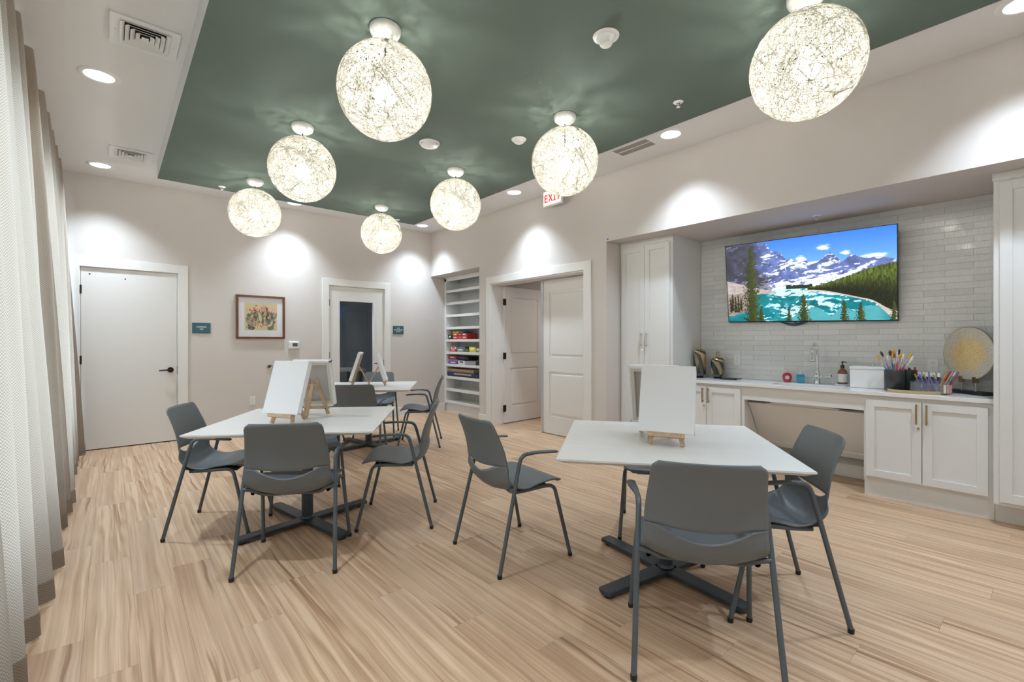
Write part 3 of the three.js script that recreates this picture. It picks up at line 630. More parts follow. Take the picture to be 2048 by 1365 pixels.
// ------------------------------------------------------------------ table easels with blank canvases
{
  const LEAN = 0.31, c = Math.cos(LEAN), s = Math.sin(LEAN);
  const L = (x, y, z) => [x, y * c + z * s, -y * s + z * c];                // leaned frame: y up the easel, z out of its front
  const e = thing('table_easel', '', 'easel', [0, 0, 0], 0, 'small wooden table easels');
  for (const k of [-1, 1]) mesh('front_leg', bar(L(k * 0.083, 0.004, 0), L(k * 0.026, 0.285, 0), 0.023, 0.013), M.pine, e);
  const ledge = mesh('ledge', [new RoundedBoxGeometry(0.185, 0.021, 0.044, 2, 0.002).rotateX(-LEAN).translate(...L(0, 0.051, 0.024))], M.pine, e);
  for (const k of [-1, 1]) mesh('peg', new THREE.CylinderGeometry(0.0035, 0.0035, 0.018, 10).rotateX(Math.PI / 2 - LEAN).translate(...L(k * 0.072, 0.052, -0.007)), M.bronze, ledge);
  mesh('top_rail', [new RoundedBoxGeometry(0.088, 0.02, 0.012, 2, 0.002).rotateX(-LEAN).translate(...L(0, 0.235, -0.011))], M.pine, e);
  mesh('rear_leg', bar(L(0, 0.24, -0.018), [0, 0.006, -0.205], 0.023, 0.013), M.pine, e);

  const W = 0.279, HH = 0.356, D = 0.036, y0 = 0.0625, z0 = 0.0075;
  const cv = thing('canvas', '', 'canvas', [0, 0, 0], 0, 'blank white stretched canvases');
  const B = (x0, x1, ya, yb, za, zb, r = 0.0015) => { const g = new RoundedBoxGeometry(x1 - x0, yb - ya, zb - za, 1, r); const [x, y, z] = L((x0 + x1) / 2, (ya + yb) / 2, (za + zb) / 2); return g.rotateX(-LEAN).translate(x, y, z); };
  const fm = mesh('canvas_sheet', B(-W / 2, W / 2, y0, y0 + HH, z0 + D - 0.004, z0 + D), M.canvasWhite, cv); fm.userData.label = 'blank primed front';
  mesh('wrapped_side', [B(-W / 2, -W / 2 + 0.014, y0, y0 + HH, z0, z0 + D - 0.003), B(W / 2 - 0.014, W / 2, y0, y0 + HH, z0, z0 + D - 0.003), B(-W / 2, W / 2, y0, y0 + 0.014, z0, z0 + D - 0.003), B(-W / 2, W / 2, y0 + HH - 0.014, y0 + HH, z0, z0 + D - 0.003)], M.canvasWhite, cv);
  for (const [a, b2, d, f] of [[-W / 2 + 0.014, -W / 2 + 0.034, y0 + 0.014, y0 + HH - 0.014], [W / 2 - 0.034, W / 2 - 0.014, y0 + 0.014, y0 + HH - 0.014], [-W / 2 + 0.034, W / 2 - 0.034, y0 + 0.014, y0 + 0.034], [-W / 2 + 0.034, W / 2 - 0.034, y0 + HH - 0.034, y0 + HH - 0.014]]) mesh('stretcher_bar', B(a, b2, d, f, z0 + 0.001, z0 + D - 0.006), std(rgb(0.66, 0.60, 0.52), 0.7), cv);
  mesh('raw_back', B(-W / 2 + 0.03, W / 2 - 0.03, y0 + 0.03, y0 + HH - 0.03, z0 + D - 0.0065, z0 + D - 0.0042, 0.0005), M.canvasRaw, cv);

  const list = [
    [2.19, -1.317, -0.92, 0.39, 'small wooden easel holding the front canvas on the right-hand table', 'blank white canvas facing the camera on the right-hand table'],
    [2.42, -1.52, 0.92, -0.39, 'small wooden easel at the back of the right-hand table', 'white canvas seen from behind, peeping out left on the right-hand table'],
    [0.85, -3.29, -0.845, 0.534, 'small wooden easel under the large blank canvas on the left table', 'blank white canvas facing the camera on the left table'],
    [1.168, -3.581, 0.62, -0.78, 'small wooden easel seen from behind on the left table', 'white canvas showing its raw back on the left table'],
    [2.243, -5.60, -0.873, -0.487, 'small wooden easel on the farthest table, its single rear leg showing', 'white canvas leaning right, seen edge-on on the farthest table'],
    [2.55, -5.33, 0.866, 0.49, 'small wooden easel on the farthest table beside the glazed door handle', 'white canvas leaning left, seen edge-on on the farthest table'],
  ];
  list.forEach(([x, z, fx, fz, le, lc], i) => {
    const turn = Math.atan2(fx, fz);
    if (i) { copyOf(e, le, [x, TT, z], turn); copyOf(cv, lc, [x, TT, z], turn); }
    else for (const [o, l] of [[e, le], [cv, lc]]) { o.position.set(x, TT, z); o.rotation.y = turn; o.userData.label = l; }
  });
}

// ------------------------------------------------------------------ things on the far wall
{
  const pf = thing('picture_frame', 'framed floral print in a brown wooden frame on the far wall', 'picture', [1.619, 1.616, ZF]);
  const w = 0.311, h = 0.303, t = 0.028, d = 0.03;
  for (const g of [box(-w, w, h - t, h, 0.001, d), box(-w, w, -h, -h + t, 0.001, d), box(-w, -w + t, -h + t, h - t, 0.001, d), box(w - t, w, -h + t, h - t, 0.001, d)]) mesh('frame_bar', g, M.walnut, pf);
  mesh('mat_board', box(-w + t, w - t, -h + t, h - t, 0.004, 0.010), std(rgb(0.80, 0.80, 0.83), 0.8), pf);
  const art = canvasTex(512, 480, (c, W, Hh) => {
    c.fillStyle = '#d6c39c'; c.fillRect(0, 0, W, Hh);
    const R = (a, b) => a + (b - a) * rnd();
    for (let i = 0; i < 2600; i++) { c.fillStyle = `rgba(${150 + R(0, 90) | 0},${130 + R(0, 80) | 0},${90 + R(0, 70) | 0},0.10)`; c.fillRect(R(0, W), R(0, Hh), R(1, 5), R(1, 5)); }
    const leaf = (x, y, a, l, col) => { c.save(); c.translate(x, y); c.rotate(a); c.fillStyle = col; c.beginPath(); c.moveTo(0, 0); c.quadraticCurveTo(l * 0.5, -l * 0.32, l, 0); c.quadraticCurveTo(l * 0.5, l * 0.32, 0, 0); c.fill(); c.restore(); };
    const flower = (x, y, r, col, mid) => { for (let k = 0; k < 6; k++) { const a = k * 1.047 + x; c.fillStyle = col; c.beginPath(); c.arc(x + Math.cos(a) * r * 0.55, y + Math.sin(a) * r * 0.55, r * 0.55, 0, 7); c.fill(); } c.fillStyle = mid; c.beginPath(); c.arc(x, y, r * 0.3, 0, 7); c.fill(); };
    const dark = ['#31464a', '#3c4f46', '#2d3d52', '#47604e', '#4b5a63'];
    for (let i = 0; i < 46; i++) {
      const x0 = W * (0.5 + R(-0.42, 0.42)), y0 = Hh * R(0.42, 1.0), a = -Math.PI / 2 + R(-0.55, 0.55), len = R(80, 190);
      c.strokeStyle = dark[i % 5]; c.lineWidth = 3; c.beginPath(); c.moveTo(x0, y0); const x1 = x0 + Math.cos(a) * len, y1 = y0 + Math.sin(a) * len; c.quadraticCurveTo((x0 + x1) / 2 + R(-25, 25), (y0 + y1) / 2, x1, y1); c.stroke();
      for (let k = 0.2; k < 1; k += 0.11) for (const s of [-1, 1]) leaf(lerp(x0, x1, k), lerp(y0, y1, k), a + s * R(0.6, 1.1), R(16, 30), dark[(i + (k * 10 | 0)) % 5]);
    }
    const fl = [['#cf4433', '#7c2320'], ['#d98a72', '#a3402f'], ['#e2c06a', '#a97c2e'], ['#d3695e', '#8c2e2a'], ['#8fa5a0', '#41565c'], ['#e6b48a', '#b5643f']];
    for (let i = 0; i < 40; i++) { const f = fl[i % 6]; flower(W * R(0.06, 0.94), Hh * R(0.08, 0.94), R(9, 19), f[0], f[1]); }
    for (const s of [-1, 1]) for (let k = 0; k < 5; k++) { c.strokeStyle = '#2e3b3d'; c.lineWidth = 9; c.beginPath(); c.moveTo(W / 2 + s * (95 + k * 8), Hh - 30 + k * 9 - 15); c.quadraticCurveTo(W / 2 + s * 150, Hh - 62 + k * 14, W / 2 + s * 205, Hh - 105 + k * 17); c.stroke(); }
  });
  mesh('floral_print', new THREE.PlaneGeometry(0.415, 0.385).translate(0, 0.006, 0.0106), std(0xffffff, 0.8, { map: art }), pf);
  mesh('glazing', new THREE.PlaneGeometry(2 * (w - t), 2 * (h - t)).translate(0, 0, 0.018), M.glass, pf);

  const sign = (name, label, x0, x1, y0, y1, lines, px) => {
    const o = thing(name, label, 'sign', [(x0 + x1) / 2, (y0 + y1) / 2, ZF], 0, 'teal room signs'), w2 = (x1 - x0) / 2, h2 = (y1 - y0) / 2;
    mesh('plate', rbox(-w2, w2, -h2, h2, 0.0005, 0.010, 0.003), std(rgb(0.035, 0.105, 0.125), 0.45), o);
    const t = canvasTex(512, Math.round(512 * h2 / w2), (c, W, Hh) => { c.fillStyle = '#35606a'; c.fillRect(0, 0, W, Hh); c.fillStyle = '#eef0ee'; c.font = `bold ${px}px sans-serif`; c.textAlign = 'center'; c.textBaseline = 'middle'; lines.forEach((l, i) => c.fillText(l, W / 2, Hh * 0.5 + (i - (lines.length - 1) / 2) * px * 1.22)); });
    mesh('lettering', new THREE.PlaneGeometry(2 * w2 - 0.008, 2 * h2 - 0.008).translate(0, 0, 0.0104), std(0xffffff, 0.5, { map: t }), o);
  };
  sign('room_sign', 'teal sign reading storage beside the storage door', 0.81, 1.014, 1.381, 1.519, ['STORAGE', '100'], 66);
  sign('room_sign', 'teal sign reading life enrichment office beside the glazed door', 3.641, 3.838, 1.397, 1.539, ['LIFE', 'ENRICHMENT', 'OFFICE'], 68);

  const th = thing('thermostat', 'white thermostat with a small grey display below the picture', 'thermostat', [2.056, 1.22, ZF]);
  mesh('case', rbox(-0.076, 0.076, -0.055, 0.055, 0.001, 0.026, 0.012, 4), M.plastic, th);
  mesh('display', rbox(-0.022, 0.048, -0.02, 0.028, 0.0255, 0.0275, 0.001, 1), std(rgb(0.10, 0.11, 0.09), 0.25), th);
  for (let k = 0; k < 3; k++) mesh('button', rbox(0.055, 0.066, 0.016 - k * 0.018, 0.023 - k * 0.018, 0.0255, 0.028, 0.001, 1), std(rgb(0.6, 0.6, 0.6), 0.5), th);
  const ks = thing('wall_door_stop', 'round grey wall door stop below the thermostat', 'door stop', [1.73, 0.913, ZF]);
  mesh('plate', lathe([[0.001, 0.004], [0.02, 0.006], [0.032, 0.012], [0.036, 0.008], [0.036, 0.001]], 28).rotateX(Math.PI / 2), M.nickel, ks);
  mesh('rubber_bumper', new THREE.SphereGeometry(0.017, 18, 12).scale(1, 1, 0.7).translate(0, 0, 0.010), M.black, ks);
}
function outlet(label, pos, turn) {
  const o = thing('wall_outlet', label, 'outlet', pos, turn, 'white wall outlets');
  mesh('cover_plate', rbox(-0.035, 0.035, -0.058, 0.058, 0.0005, 0.006, 0.002), M.plastic, o);
  for (const y of [-0.021, 0.021]) {
    const f = mesh('receptacle', rbox(-0.018, 0.018, y - 0.016, y + 0.016, 0.005, 0.0075, 0.002, 1), M.plastic, o);
    mesh('slot', [box(-0.008, -0.006, y + 0.001, y + 0.009, 0.0074, 0.0078), box(0.006, 0.008, y + 0.001, y + 0.009, 0.0074, 0.0078), cyl(0.0025, 0.0025, 0.0074, 0.0078, 8).rotateX(Math.PI / 2).translate(0, y - 0.008, 0)], M.black, f);
  }
}
outlet('white wall outlet low on the far wall left of the canvases', [1.513, 0.443, ZF], 0);
outlet('white wall outlet on the grey tiles beside the glass bottles', [XT - 0.0068, 1.075, -2.287], -Math.PI / 2);
outlet('white wall outlet on the grey tiles beside the gold disc', [XT - 0.0068, 1.072, -0.668], -Math.PI / 2);

// things in the office behind the glass
{
  const d = thing('office_door', 'blue grey panel door in the dim office behind the glass', 'door', [3.55, 0, -9.675], 0);
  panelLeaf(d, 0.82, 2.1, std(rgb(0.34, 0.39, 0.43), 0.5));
  const k = thing('office_desk', 'pale desk in the dim office behind the glass', 'desk', [3.0, 0, -8.75]);
  mesh('desk_top', rbox(-0.6, 0.62, 0.72, 0.76, -0.35, 0.35, 0.005), std(rgb(0.6, 0.6, 0.58), 0.5), k);
  for (const [x, z] of [[-0.55, -0.3], [0.55, -0.3], [-0.55, 0.3], [0.55, 0.3]]) mesh('leg', box(x - 0.025, x + 0.025, 0, 0.72, z - 0.025, z + 0.025), M.dark, k);
}

// ------------------------------------------------------------------ shelf unit and games
const SX = 4.67;                                                            // front of the shelf unit
{
  const o = thing('bookshelf', 'tall built-in white bookshelf with ten openings in the niche', 'bookshelf', [0, 0, 0]);
  const z0 = ZF + 0.002, z1 = -5.872, x1 = 4.985;
  mesh('side_panel', box(SX, x1, 0.14, 2.42, z0, z0 + 0.055), M.cabinet, o);
  mesh('side_panel', box(SX, x1, 0.14, 2.42, z1 - 0.055, z1), M.cabinet, o);
  mesh('back_panel', box(x1 - 0.015, x1, 0.14, 2.42, z0 + 0.055, z1 - 0.055), std(rgb(0.62, 0.64, 0.61), 0.5), o);
  mesh('toe_board', box(SX + 0.03, SX + 0.045, 0, 0.15, z0, z1), M.cabinet, o);
  mesh('header', box(SX, SX + 0.02, 2.365, 2.438, z0, z1), M.cabinet, o);
  for (let k = 0; k < 10; k++) mesh('shelf', [box(SX + 0.002, x1 - 0.015, 0.196 + 0.223 * k - 0.022, 0.196 + 0.223 * k, z0 + 0.055, z1 - 0.055), rbox(SX, SX + 0.018, 0.196 + 0.223 * k - 0.045, 0.196 + 0.223 * k + 0.001, z0 + 0.05, z1 - 0.05, 0.002, 1)], M.cabinet, o);
  const level = (k) => 0.197 + 0.223 * k;
  const lidded = (label, k, z0b, z1b, dy, h, col, band, depth = 0.22, x = SX + 0.035) => {
    const y = level(k) + dy, b = thing('game_box', label, 'box', [x + depth / 2, y, (z0b + z1b) / 2], 0, 'game boxes on the shelves'), w = (z1b - z0b) / 2 - 0.002, d = depth / 2;
    mesh('base', rbox(-d + 0.002, d - 0.002, 0.0005, h * 0.5, -w + 0.002, w - 0.002, 0.002, 1), std(col.clone().multiplyScalar(0.8), 0.5), b);
    mesh('lid', rbox(-d, d, h * 0.28, h, -w, w, 0.003, 1), std(col, 0.45), b);
    if (band) mesh('printed_label', new THREE.PlaneGeometry(w * 1.1, h * 0.36).rotateY(-Math.PI / 2).translate(-d - 0.0006, h * 0.64, 0), std(band, 0.6), b);
    return b;
  };
  const C = { red: rgb(0.62, 0.03, 0.03), yellow: rgb(0.72, 0.66, 0.03), blue: rgb(0.06, 0.20, 0.38), navy: rgb(0.02, 0.035, 0.09), black: rgb(0.02, 0.02, 0.025), white: rgb(0.75, 0.74, 0.72), grey: rgb(0.33, 0.33, 0.33), olive: rgb(0.13, 0.13, 0.05), purple: rgb(0.20, 0.05, 0.22), tan: rgb(0.45, 0.33, 0.22), sky: rgb(0.18, 0.25, 0.55) };
  lidded('small black and white box at the left end of the red box shelf', 5, -7.265, -7.14, 0, 0.072, C.black, C.white, 0.12);
  lidded('red box at the bottom left of the red stack', 5, -7.12, -6.945, 0, 0.052, C.red, C.white);
  lidded('red box at the bottom middle of the red stack', 5, -6.945, -6.83, 0, 0.052, C.red, C.tan);
  lidded('red box at the bottom right of the red stack', 5, -6.83, -6.665, 0, 0.052, C.red, C.white);
  lidded('red box at the upper left of the red stack', 5, -7.12, -6.945, 0.053, 0.052, C.red, C.white);
  lidded('red box at the upper middle of the red stack', 5, -6.945, -6.83, 0.053, 0.052, C.red, C.tan);
  lidded('red box at the upper right of the red stack', 5, -6.83, -6.665, 0.053, 0.052, C.red, C.white);
  lidded('flat yellow box on top of the red stack', 5, -7.11, -6.92, 0.106, 0.042, C.yellow, C.olive, 0.16);
  lidded('flat blue box on top of the red stack', 5, -6.91, -6.78, 0.106, 0.03, C.blue, C.sky, 0.16);
  lidded('low red box under a white one on the second game shelf', 4, -7.21, -7.0, 0, 0.04, C.red, C.white);
  lidded('white box lying on the low red box', 4, -7.17, -7.01, 0.041, 0.045, C.white, C.red, 0.18);
  lidded('grey and white box on the second game shelf', 4, -6.97, -6.77, 0, 0.055, C.grey, C.white);
  lidded('flat blue box lying across the grey box', 4, -6.93, -6.72, 0.056, 0.03, C.blue, C.sky, 0.18);
  lidded('dark olive box on the second game shelf', 4, -6.76, -6.61, 0, 0.055, C.olive, null);
  lidded('upright bright yellow box on the second game shelf', 4, -6.60, -6.41, 0, 0.092, C.yellow, C.white, 0.14);
  lidded('grey box at the right end of the second game shelf', 4, -6.40, -6.30, 0, 0.07, C.grey, C.white, 0.14);
  lidded('purple box at the bottom left of the third game shelf', 3, -7.255, -6.95, 0, 0.042, C.purple, C.white);
  lidded('blue violet box lying on the purple box', 3, -7.255, -6.95, 0.043, 0.04, C.sky, null);
  lidded('red topped box at the upper left of the third game shelf', 3, -7.255, -7.0, 0.084, 0.055, C.red, C.white);
  lidded('black box beside the red topped box', 3, -6.998, -6.63, 0.084, 0.055, C.black, C.purple);
  lidded('white box on the third game shelf', 3, -6.94, -6.73, 0, 0.066, C.white, C.navy);
  lidded('long grey box on the third game shelf', 3, -6.72, -6.41, 0, 0.066, C.grey, null);
  lidded('small black box at the right end of the third game shelf', 3, -6.40, -6.30, 0, 0.066, C.black, null, 0.15);
  lidded('big navy box on the lowest game shelf', 2, -7.268, -6.30, 0, 0.075, C.navy, C.tan, 0.26, SX + 0.02);
  lidded('tan box lying on the big navy box', 2, -7.262, -6.46, 0.076, 0.06, C.tan, null, 0.22);
}

// ------------------------------------------------------------------ kitchen cabinets
const pull = (parent, x, y0, y1, z, metal = M.brass) => mesh('handle', [box(x - 0.034, x - 0.024, y0, y1, z - 0.006, z + 0.006), box(x - 0.026, x, y0 + 0.012, y0 + 0.022, z - 0.004, z + 0.004), box(x - 0.026, x, y1 - 0.022, y1 - 0.012, z - 0.004, z + 0.004)], metal, parent);
const lock = (parent, x, y, z) => mesh('lock', [new THREE.CylinderGeometry(0.0095, 0.0105, 0.008, 20).rotateZ(Math.PI / 2).translate(x - 0.003, y, z)], M.chrome, parent);
function shaker(parent, x, y0, y1, z0, z1, st = 0.062) {                    // door front at x, thickness behind it
  return mesh('door', [rbox(x, x + 0.02, y0, y1, z0, z0 + st, 0.0015, 1), rbox(x, x + 0.02, y0, y1, z1 - st, z1, 0.0015, 1), rbox(x, x + 0.0198, y0, y0 + st, z0 + st - 0.001, z1 - st + 0.001, 0.0015, 1), rbox(x, x + 0.0198, y1 - st, y1, z0 + st - 0.001, z1 - st + 0.001, 0.0015, 1), box(x + 0.010, x + 0.018, y0 + 0.03, y1 - 0.03, z0 + 0.03, z1 - 0.03)], M.cabinet, parent);
}
{
  const tall = (label, z0, z1, hinge) => {
    const o = thing('tall_cabinet', label, 'cabinet', [0, 0, 0], 0, 'tall white kitchen cabinets');
    mesh('body', [box(4.645, XT - 0.008, 0.15, 2.405, z0, z1)], M.cabinet, o);
    mesh('toe_board', box(4.785, 4.8, 0, 0.15, z0, z1), M.cabinet, o);
    mesh('crown', [box(4.637, XT - 0.008, 2.385, HS - 0.001, z0 - (hinge ? 0.006 : -0.001), z1 + (hinge ? -0.001 : 0.006))], M.cabinet, o);
    const zm = (z0 + z1) / 2, e = 0.03;
    const a = shaker(o, 4.624, 0.175, 2.37, z0 + e, zm - 0.002), b = shaker(o, 4.624, 0.175, 2.37, zm + 0.002, z1 - e);
    pull(a, 4.624, 1.215, 1.375, zm - 0.035, M.nickel); pull(b, 4.624, 1.215, 1.375, zm + 0.035, M.nickel); lock(a, 4.624, 1.175, zm - 0.03);
  };
  tall('tall white cabinet at the left end of the kitchen recess', -3.395, -2.709, false);
  tall('tall white cabinet at the right edge of the photo', -0.274, 0.415, true);

  const lower = (label, z0, z1, d0, d1, gap) => {
    const o = thing('base_cabinet', label, 'cabinet', [0, 0, 0], 0, 'white base cabinets under the worktop');
    mesh('body', box(4.765, XT - 0.012, 0.15, 0.834, z0, z1), M.cabinet, o);
    mesh('toe_board', box(4.785, 4.8, 0, 0.15, z0, z1), M.cabinet, o);
    const a = shaker(o, 4.745, 0.168, 0.802, d0, gap - 0.0025, 0.058), b = shaker(o, 4.745, 0.168, 0.802, gap + 0.0025, d1, 0.058);
    pull(a, 4.745, 0.635, 0.79, gap - 0.03); pull(b, 4.745, 0.635, 0.79, gap + 0.03); lock(a, 4.745, 0.602, gap - 0.02);
  };
  lower('white base cabinet left of the knee space, behind the blank canvas', -2.707, -2.002, -2.69, -2.035, -2.385);
  lower('white base cabinet right of the knee space with two shaker doors', -1.035, -0.276, -1.018, -0.307, -0.665);

  const ap = thing('knee_space_apron', 'white apron and slanted panel under the sink', 'panel', [0, 0, 0]);
  mesh('apron', box(4.765, 4.785, 0.70, 0.834, -2.002, -1.035), M.cabinet, ap);
  mesh('slanted_panel', [bar([4.86, 0.675, -1.52], [5.17, 0.215, -1.52], 0.02, 0.955)], M.cabinet, ap);
  const dir = V(5.17 - 4.86, 0.215 - 0.675, 0).normalize(), nx = V(dir.y, -dir.x, 0);
  for (const t of [0.03, 0.525]) { const p = V(4.86, 0.675, 0).addScaledVector(dir, t).addScaledVector(nx, 0.012); mesh('panel_rail', bar([p.x - dir.x * 0.03, p.y - dir.y * 0.03, -1.52], [p.x + dir.x * 0.03, p.y + dir.y * 0.03, -1.52], 0.008, 0.955), M.cabinet, ap); }
  mesh('drain_pipe', [tube([[5.0, 0.70, -1.5], [5.02, 0.62, -1.5], [5.12, 0.6, -1.5], [5.2, 0.6, -1.5]], 0.018, 20, 10)], M.nickel, ap);

  // worktop with the sink cut out
  const s = new THREE.Shape(); s.moveTo(-2.707, 4.735); s.lineTo(-0.276, 4.735); s.lineTo(-0.276, XT - 0.007); s.lineTo(-2.707, XT - 0.007); s.closePath();
  const rrect = (z0, z1, x0, x1, r) => { const p = new THREE.Path(); p.moveTo(z0 + r, x0); p.lineTo(z1 - r, x0); p.quadraticCurveTo(z1, x0, z1, x0 + r); p.lineTo(z1, x1 - r); p.quadraticCurveTo(z1, x1, z1 - r, x1); p.lineTo(z0 + r, x1); p.quadraticCurveTo(z0, x1, z0, x1 - r); p.lineTo(z0, x0 + r); p.quadraticCurveTo(z0, x0, z0 + r, x0); return p; };
  s.holes.push(rrect(-1.80, -1.24, 4.82, 5.10, 0.07));
  const perm = new THREE.Matrix4().set(0, 1, 0, 0, 0, 0, 1, 0, 1, 0, 0, 0, 0, 0, 0, 1);
  const top = new THREE.ExtrudeGeometry(s, { depth: 0.026, bevelEnabled: true, bevelSize: 0.002, bevelThickness: 0.002, bevelSegments: 2, curveSegments: 10 }).applyMatrix4(perm).translate(0, 0.836, 0);
  tag(mesh('worktop', top, M.counter), 'continuous white quartz worktop over the base cabinets', 'worktop');
  const sk = thing('sink', 'white undermount sink set into the worktop', 'sink', [0, 0, 0]);
  const outer = new THREE.Shape(rrect(-1.815, -1.225, 4.805, 5.115, 0.08).getPoints(10)); outer.holes.push(rrect(-1.80, -1.24, 4.82, 5.10, 0.07));
  mesh('bowl', [new THREE.ExtrudeGeometry(outer, { depth: 0.15, bevelEnabled: false }).applyMatrix4(perm).translate(0, 0.684, 0), box(4.805, 5.115, 0.676, 0.684, -1.815, -1.225)], std(rgb(0.8, 0.8, 0.79), 0.2), sk);
  mesh('drain', cyl(0.04, 0.04, 0.684, 0.688, 24, 4.96, -1.52), M.chrome, sk);
}

// ------------------------------------------------------------------ television
{
  const W = 1024, Hh = 576;
  const RX = [0, 0.2, 0.28, 0.305, 0.33, 0.355, 0.38, 0.41, 0.44, 0.465, 0.49, 0.52, 0.55, 0.60, 0.63, 0.66, 0.69, 0.72, 0.745, 0.775, 0.81, 0.86, 0.93, 1.01], RY = [-0.05, -0.05, 0.02, 0.11, 0.13, 0.12, 0.19, 0.26, 0.245, 0.29, 0.31, 0.27, 0.335, 0.31, 0.25, 0.215, 0.25, 0.33, 0.31, 0.255, 0.295, 0.315, 0.32, 0.37];
  const ridge = (x) => { let i = 0; while (i < RX.length - 2 && x > RX[i + 1]) i++; const t = clamp((x - RX[i]) / (RX[i + 1] - RX[i])); return lerp(RY[i], RY[i + 1], t) + 0.022 * (fbm(x * 45, 3, 4) - 0.5); };
  const img = tex(W, Hh, (u, vUp) => {
    const v = 1 - vUp, x = u;
    const shore = 0.60 + 0.0 * x, foot = lerp(0.60, 0.545, smooth(0.35, 0.6, x));
    const mount = (px, py) => {                                             // rock and snow
      const top = ridge(px), h = (py - top) / Math.max(0.05, foot - top);
      const big = fbm(px * 9 + 0.9 * py * 6, py * 7 - px * 5, 5), fine = fbm(px * 60 + big * 6, py * 46, 4), strata = 0.5 + 0.5 * Math.sin((py * 120 + px * 22 + big * 18));
      const slope = fbm(px * 16 + py * 14, py * 5 - px * 3 + 8, 4);
      const snow = smooth(0.52, 0.62, 0.46 * slope + 0.34 * fine + 0.16 * big + 0.12 * strata + 0.16 * smooth(0.55, 0.95, h) - 0.12 * smooth(0.30, 0.12, px) - 0.02);
      const lit = 0.55 + 0.75 * (fbm(px * 30 + 3, py * 20, 4) - 0.35);
      const near = smooth(0.30, 0.20, px + 0.12 * (big - 0.5) + 0.25 * (0.35 - py)), rock = [lerp(0.30 * lit + 0.14, 0.20 * lit + 0.10, near), lerp(0.34 * lit + 0.17, 0.20 * lit + 0.10, near), lerp(0.48 * lit + 0.28, 0.25 * lit + 0.13, near)];
      return rock.map((c, i) => lerp(c, [0.93, 0.95, 1.0][i] * (0.80 + 0.25 * fine), snow * lerp(0.95, 0.3, near)));
    };
    let c;
    const r = ridge(x);
    if (v < r) {
      c = [lerp(0.20, 0.45, v / 0.42), lerp(0.45, 0.66, v / 0.42), lerp(0.86, 0.96, v / 0.42)];
      for (const [cx, cy, rx, ry] of [[0.625, 0.15, 0.045, 0.035], [0.495, 0.26, 0.035, 0.05], [0.745, 0.235, 0.03, 0.028], [0.885, 0.30, 0.075, 0.035], [0.575, 0.32, 0.05, 0.025]]) {
        const d = Math.hypot((x - cx) / rx, (v - cy) / ry), k = smooth(1.15, 0.35, d + 0.9 * (fbm(x * 40, v * 60, 4) - 0.5));
        c = c.map((q) => lerp(q, 0.97, k));
      }
    } else if (v < shore) c = mount(x, v);
    else {                                                                  // lake with the mountains mirrored
      const my = foot - (v - shore) * 0.95, rip = 0.012 * (fbm(x * 30, v * 120, 3) - 0.5);
      const m = my + rip < ridge(x + rip) ? [0.30, 0.62, 0.72] : mount(x + rip * 2, my + rip), w = [0.01, 0.43, 0.47];
      const bright = smooth(0.42, 0.72, (m[0] + m[1] + m[2]) / 3) * smooth(0.97, 0.85, Math.abs(x - 0.5) + 0.45);
      c = w.map((q, i) => lerp(q * (0.75 + 0.5 * fbm(x * 7, v * 18, 3)), [0.86, 0.95, 0.97][i], bright * 0.85));
    }
    // scree and dark slope on the left
    const slopeL = 0.50 + 0.62 * (x - 0.02);
    if (v > 0.46 + 0.52 * x && v < 0.66 - 0.02 * x && x < 0.33) { const n = fbm(x * 60, v * 60, 4); c = [0.50 + 0.28 * n, 0.47 + 0.26 * n, 0.46 + 0.25 * n]; }
    if (x < 0.17 && v >= 0.64 && v < 0.90 - 0.3 * x + 0.05 * fbm(x * 30, 2, 3)) { const n = fbm(x * 70, v * 80, 4); c = [0.42 + 0.4 * n - 0.1, 0.38 + 0.36 * n - 0.1, 0.36 + 0.35 * n - 0.1]; }
    // forest hill on the right, with a pale shore
    const hill = 0.605 - 0.215 * smooth(0.48, 1.02, x), base = 0.63 + 0.17 * smooth(0.53, 1.0, x) + 0.10 * smooth(0.86, 1.0, x);
    if (x > 0.40 && x < 0.56 && v > 0.555 + 0.02 * fbm(x * 80, 1, 2) && v < 0.61) { c = [0.10, 0.17, 0.11]; }
    if (x > 0.53 && v > hill + 0.02 * (fbm(x * 120, 5, 2) - 0.5) && v < base) { const t = (v - hill) / (base - hill), n = noise(x * 210, v * 34), k = lerp(0.9, 0.32, smooth(0.1, 0.75, t)) * (0.55 + 0.75 * n); c = [0.34 * k, 0.40 * k, 0.14 * k]; }
    const band = 0.016 + 0.075 * smooth(0.88, 1.0, x);
    if (x > 0.51 && v >= base && v < base + band) { const n = fbm(x * 90, v * 120, 3); c = [0.60 + 0.22 * n, 0.56 + 0.2 * n, 0.53 + 0.2 * n]; }
    // conifers in front
    for (const [tx, t0, t1, tw] of [[0.175, 0.03, 1.02, 0.062], [0.235, 0.80, 1.0, 0.017], [0.415, 0.84, 1.0, 0.017], [0.505, 0.68, 1.0, 0.036], [0.735, 0.77, 1.0, 0.024], [0.82, 0.80, 1.0, 0.026], [0.985, 0.80, 1.0, 0.02], [0.035, 0.62, 0.86, 0.012], [0.055, 0.66, 0.88, 0.012], [0.075, 0.65, 0.88, 0.012], [0.095, 0.68, 0.86, 0.010], [0.02, 0.68, 0.88, 0.01]]) {
      if (v < t0 || v > t1 || Math.abs(x - tx) > tw * 1.4) continue;
      const f = (v - t0) / (t1 - t0), n = fbm(x * 110 + tx * 50, v * 75, 3), tier = 0.45 + 0.75 * Math.abs(Math.sin(f * 34 + 4 * n + 40 * Math.abs(x - tx))), wd = tw * (0.10 + 0.90 * Math.pow(f, 0.65)) * tier * (0.25 + 1.35 * noise(x * 260 + tx * 90, v * 90));
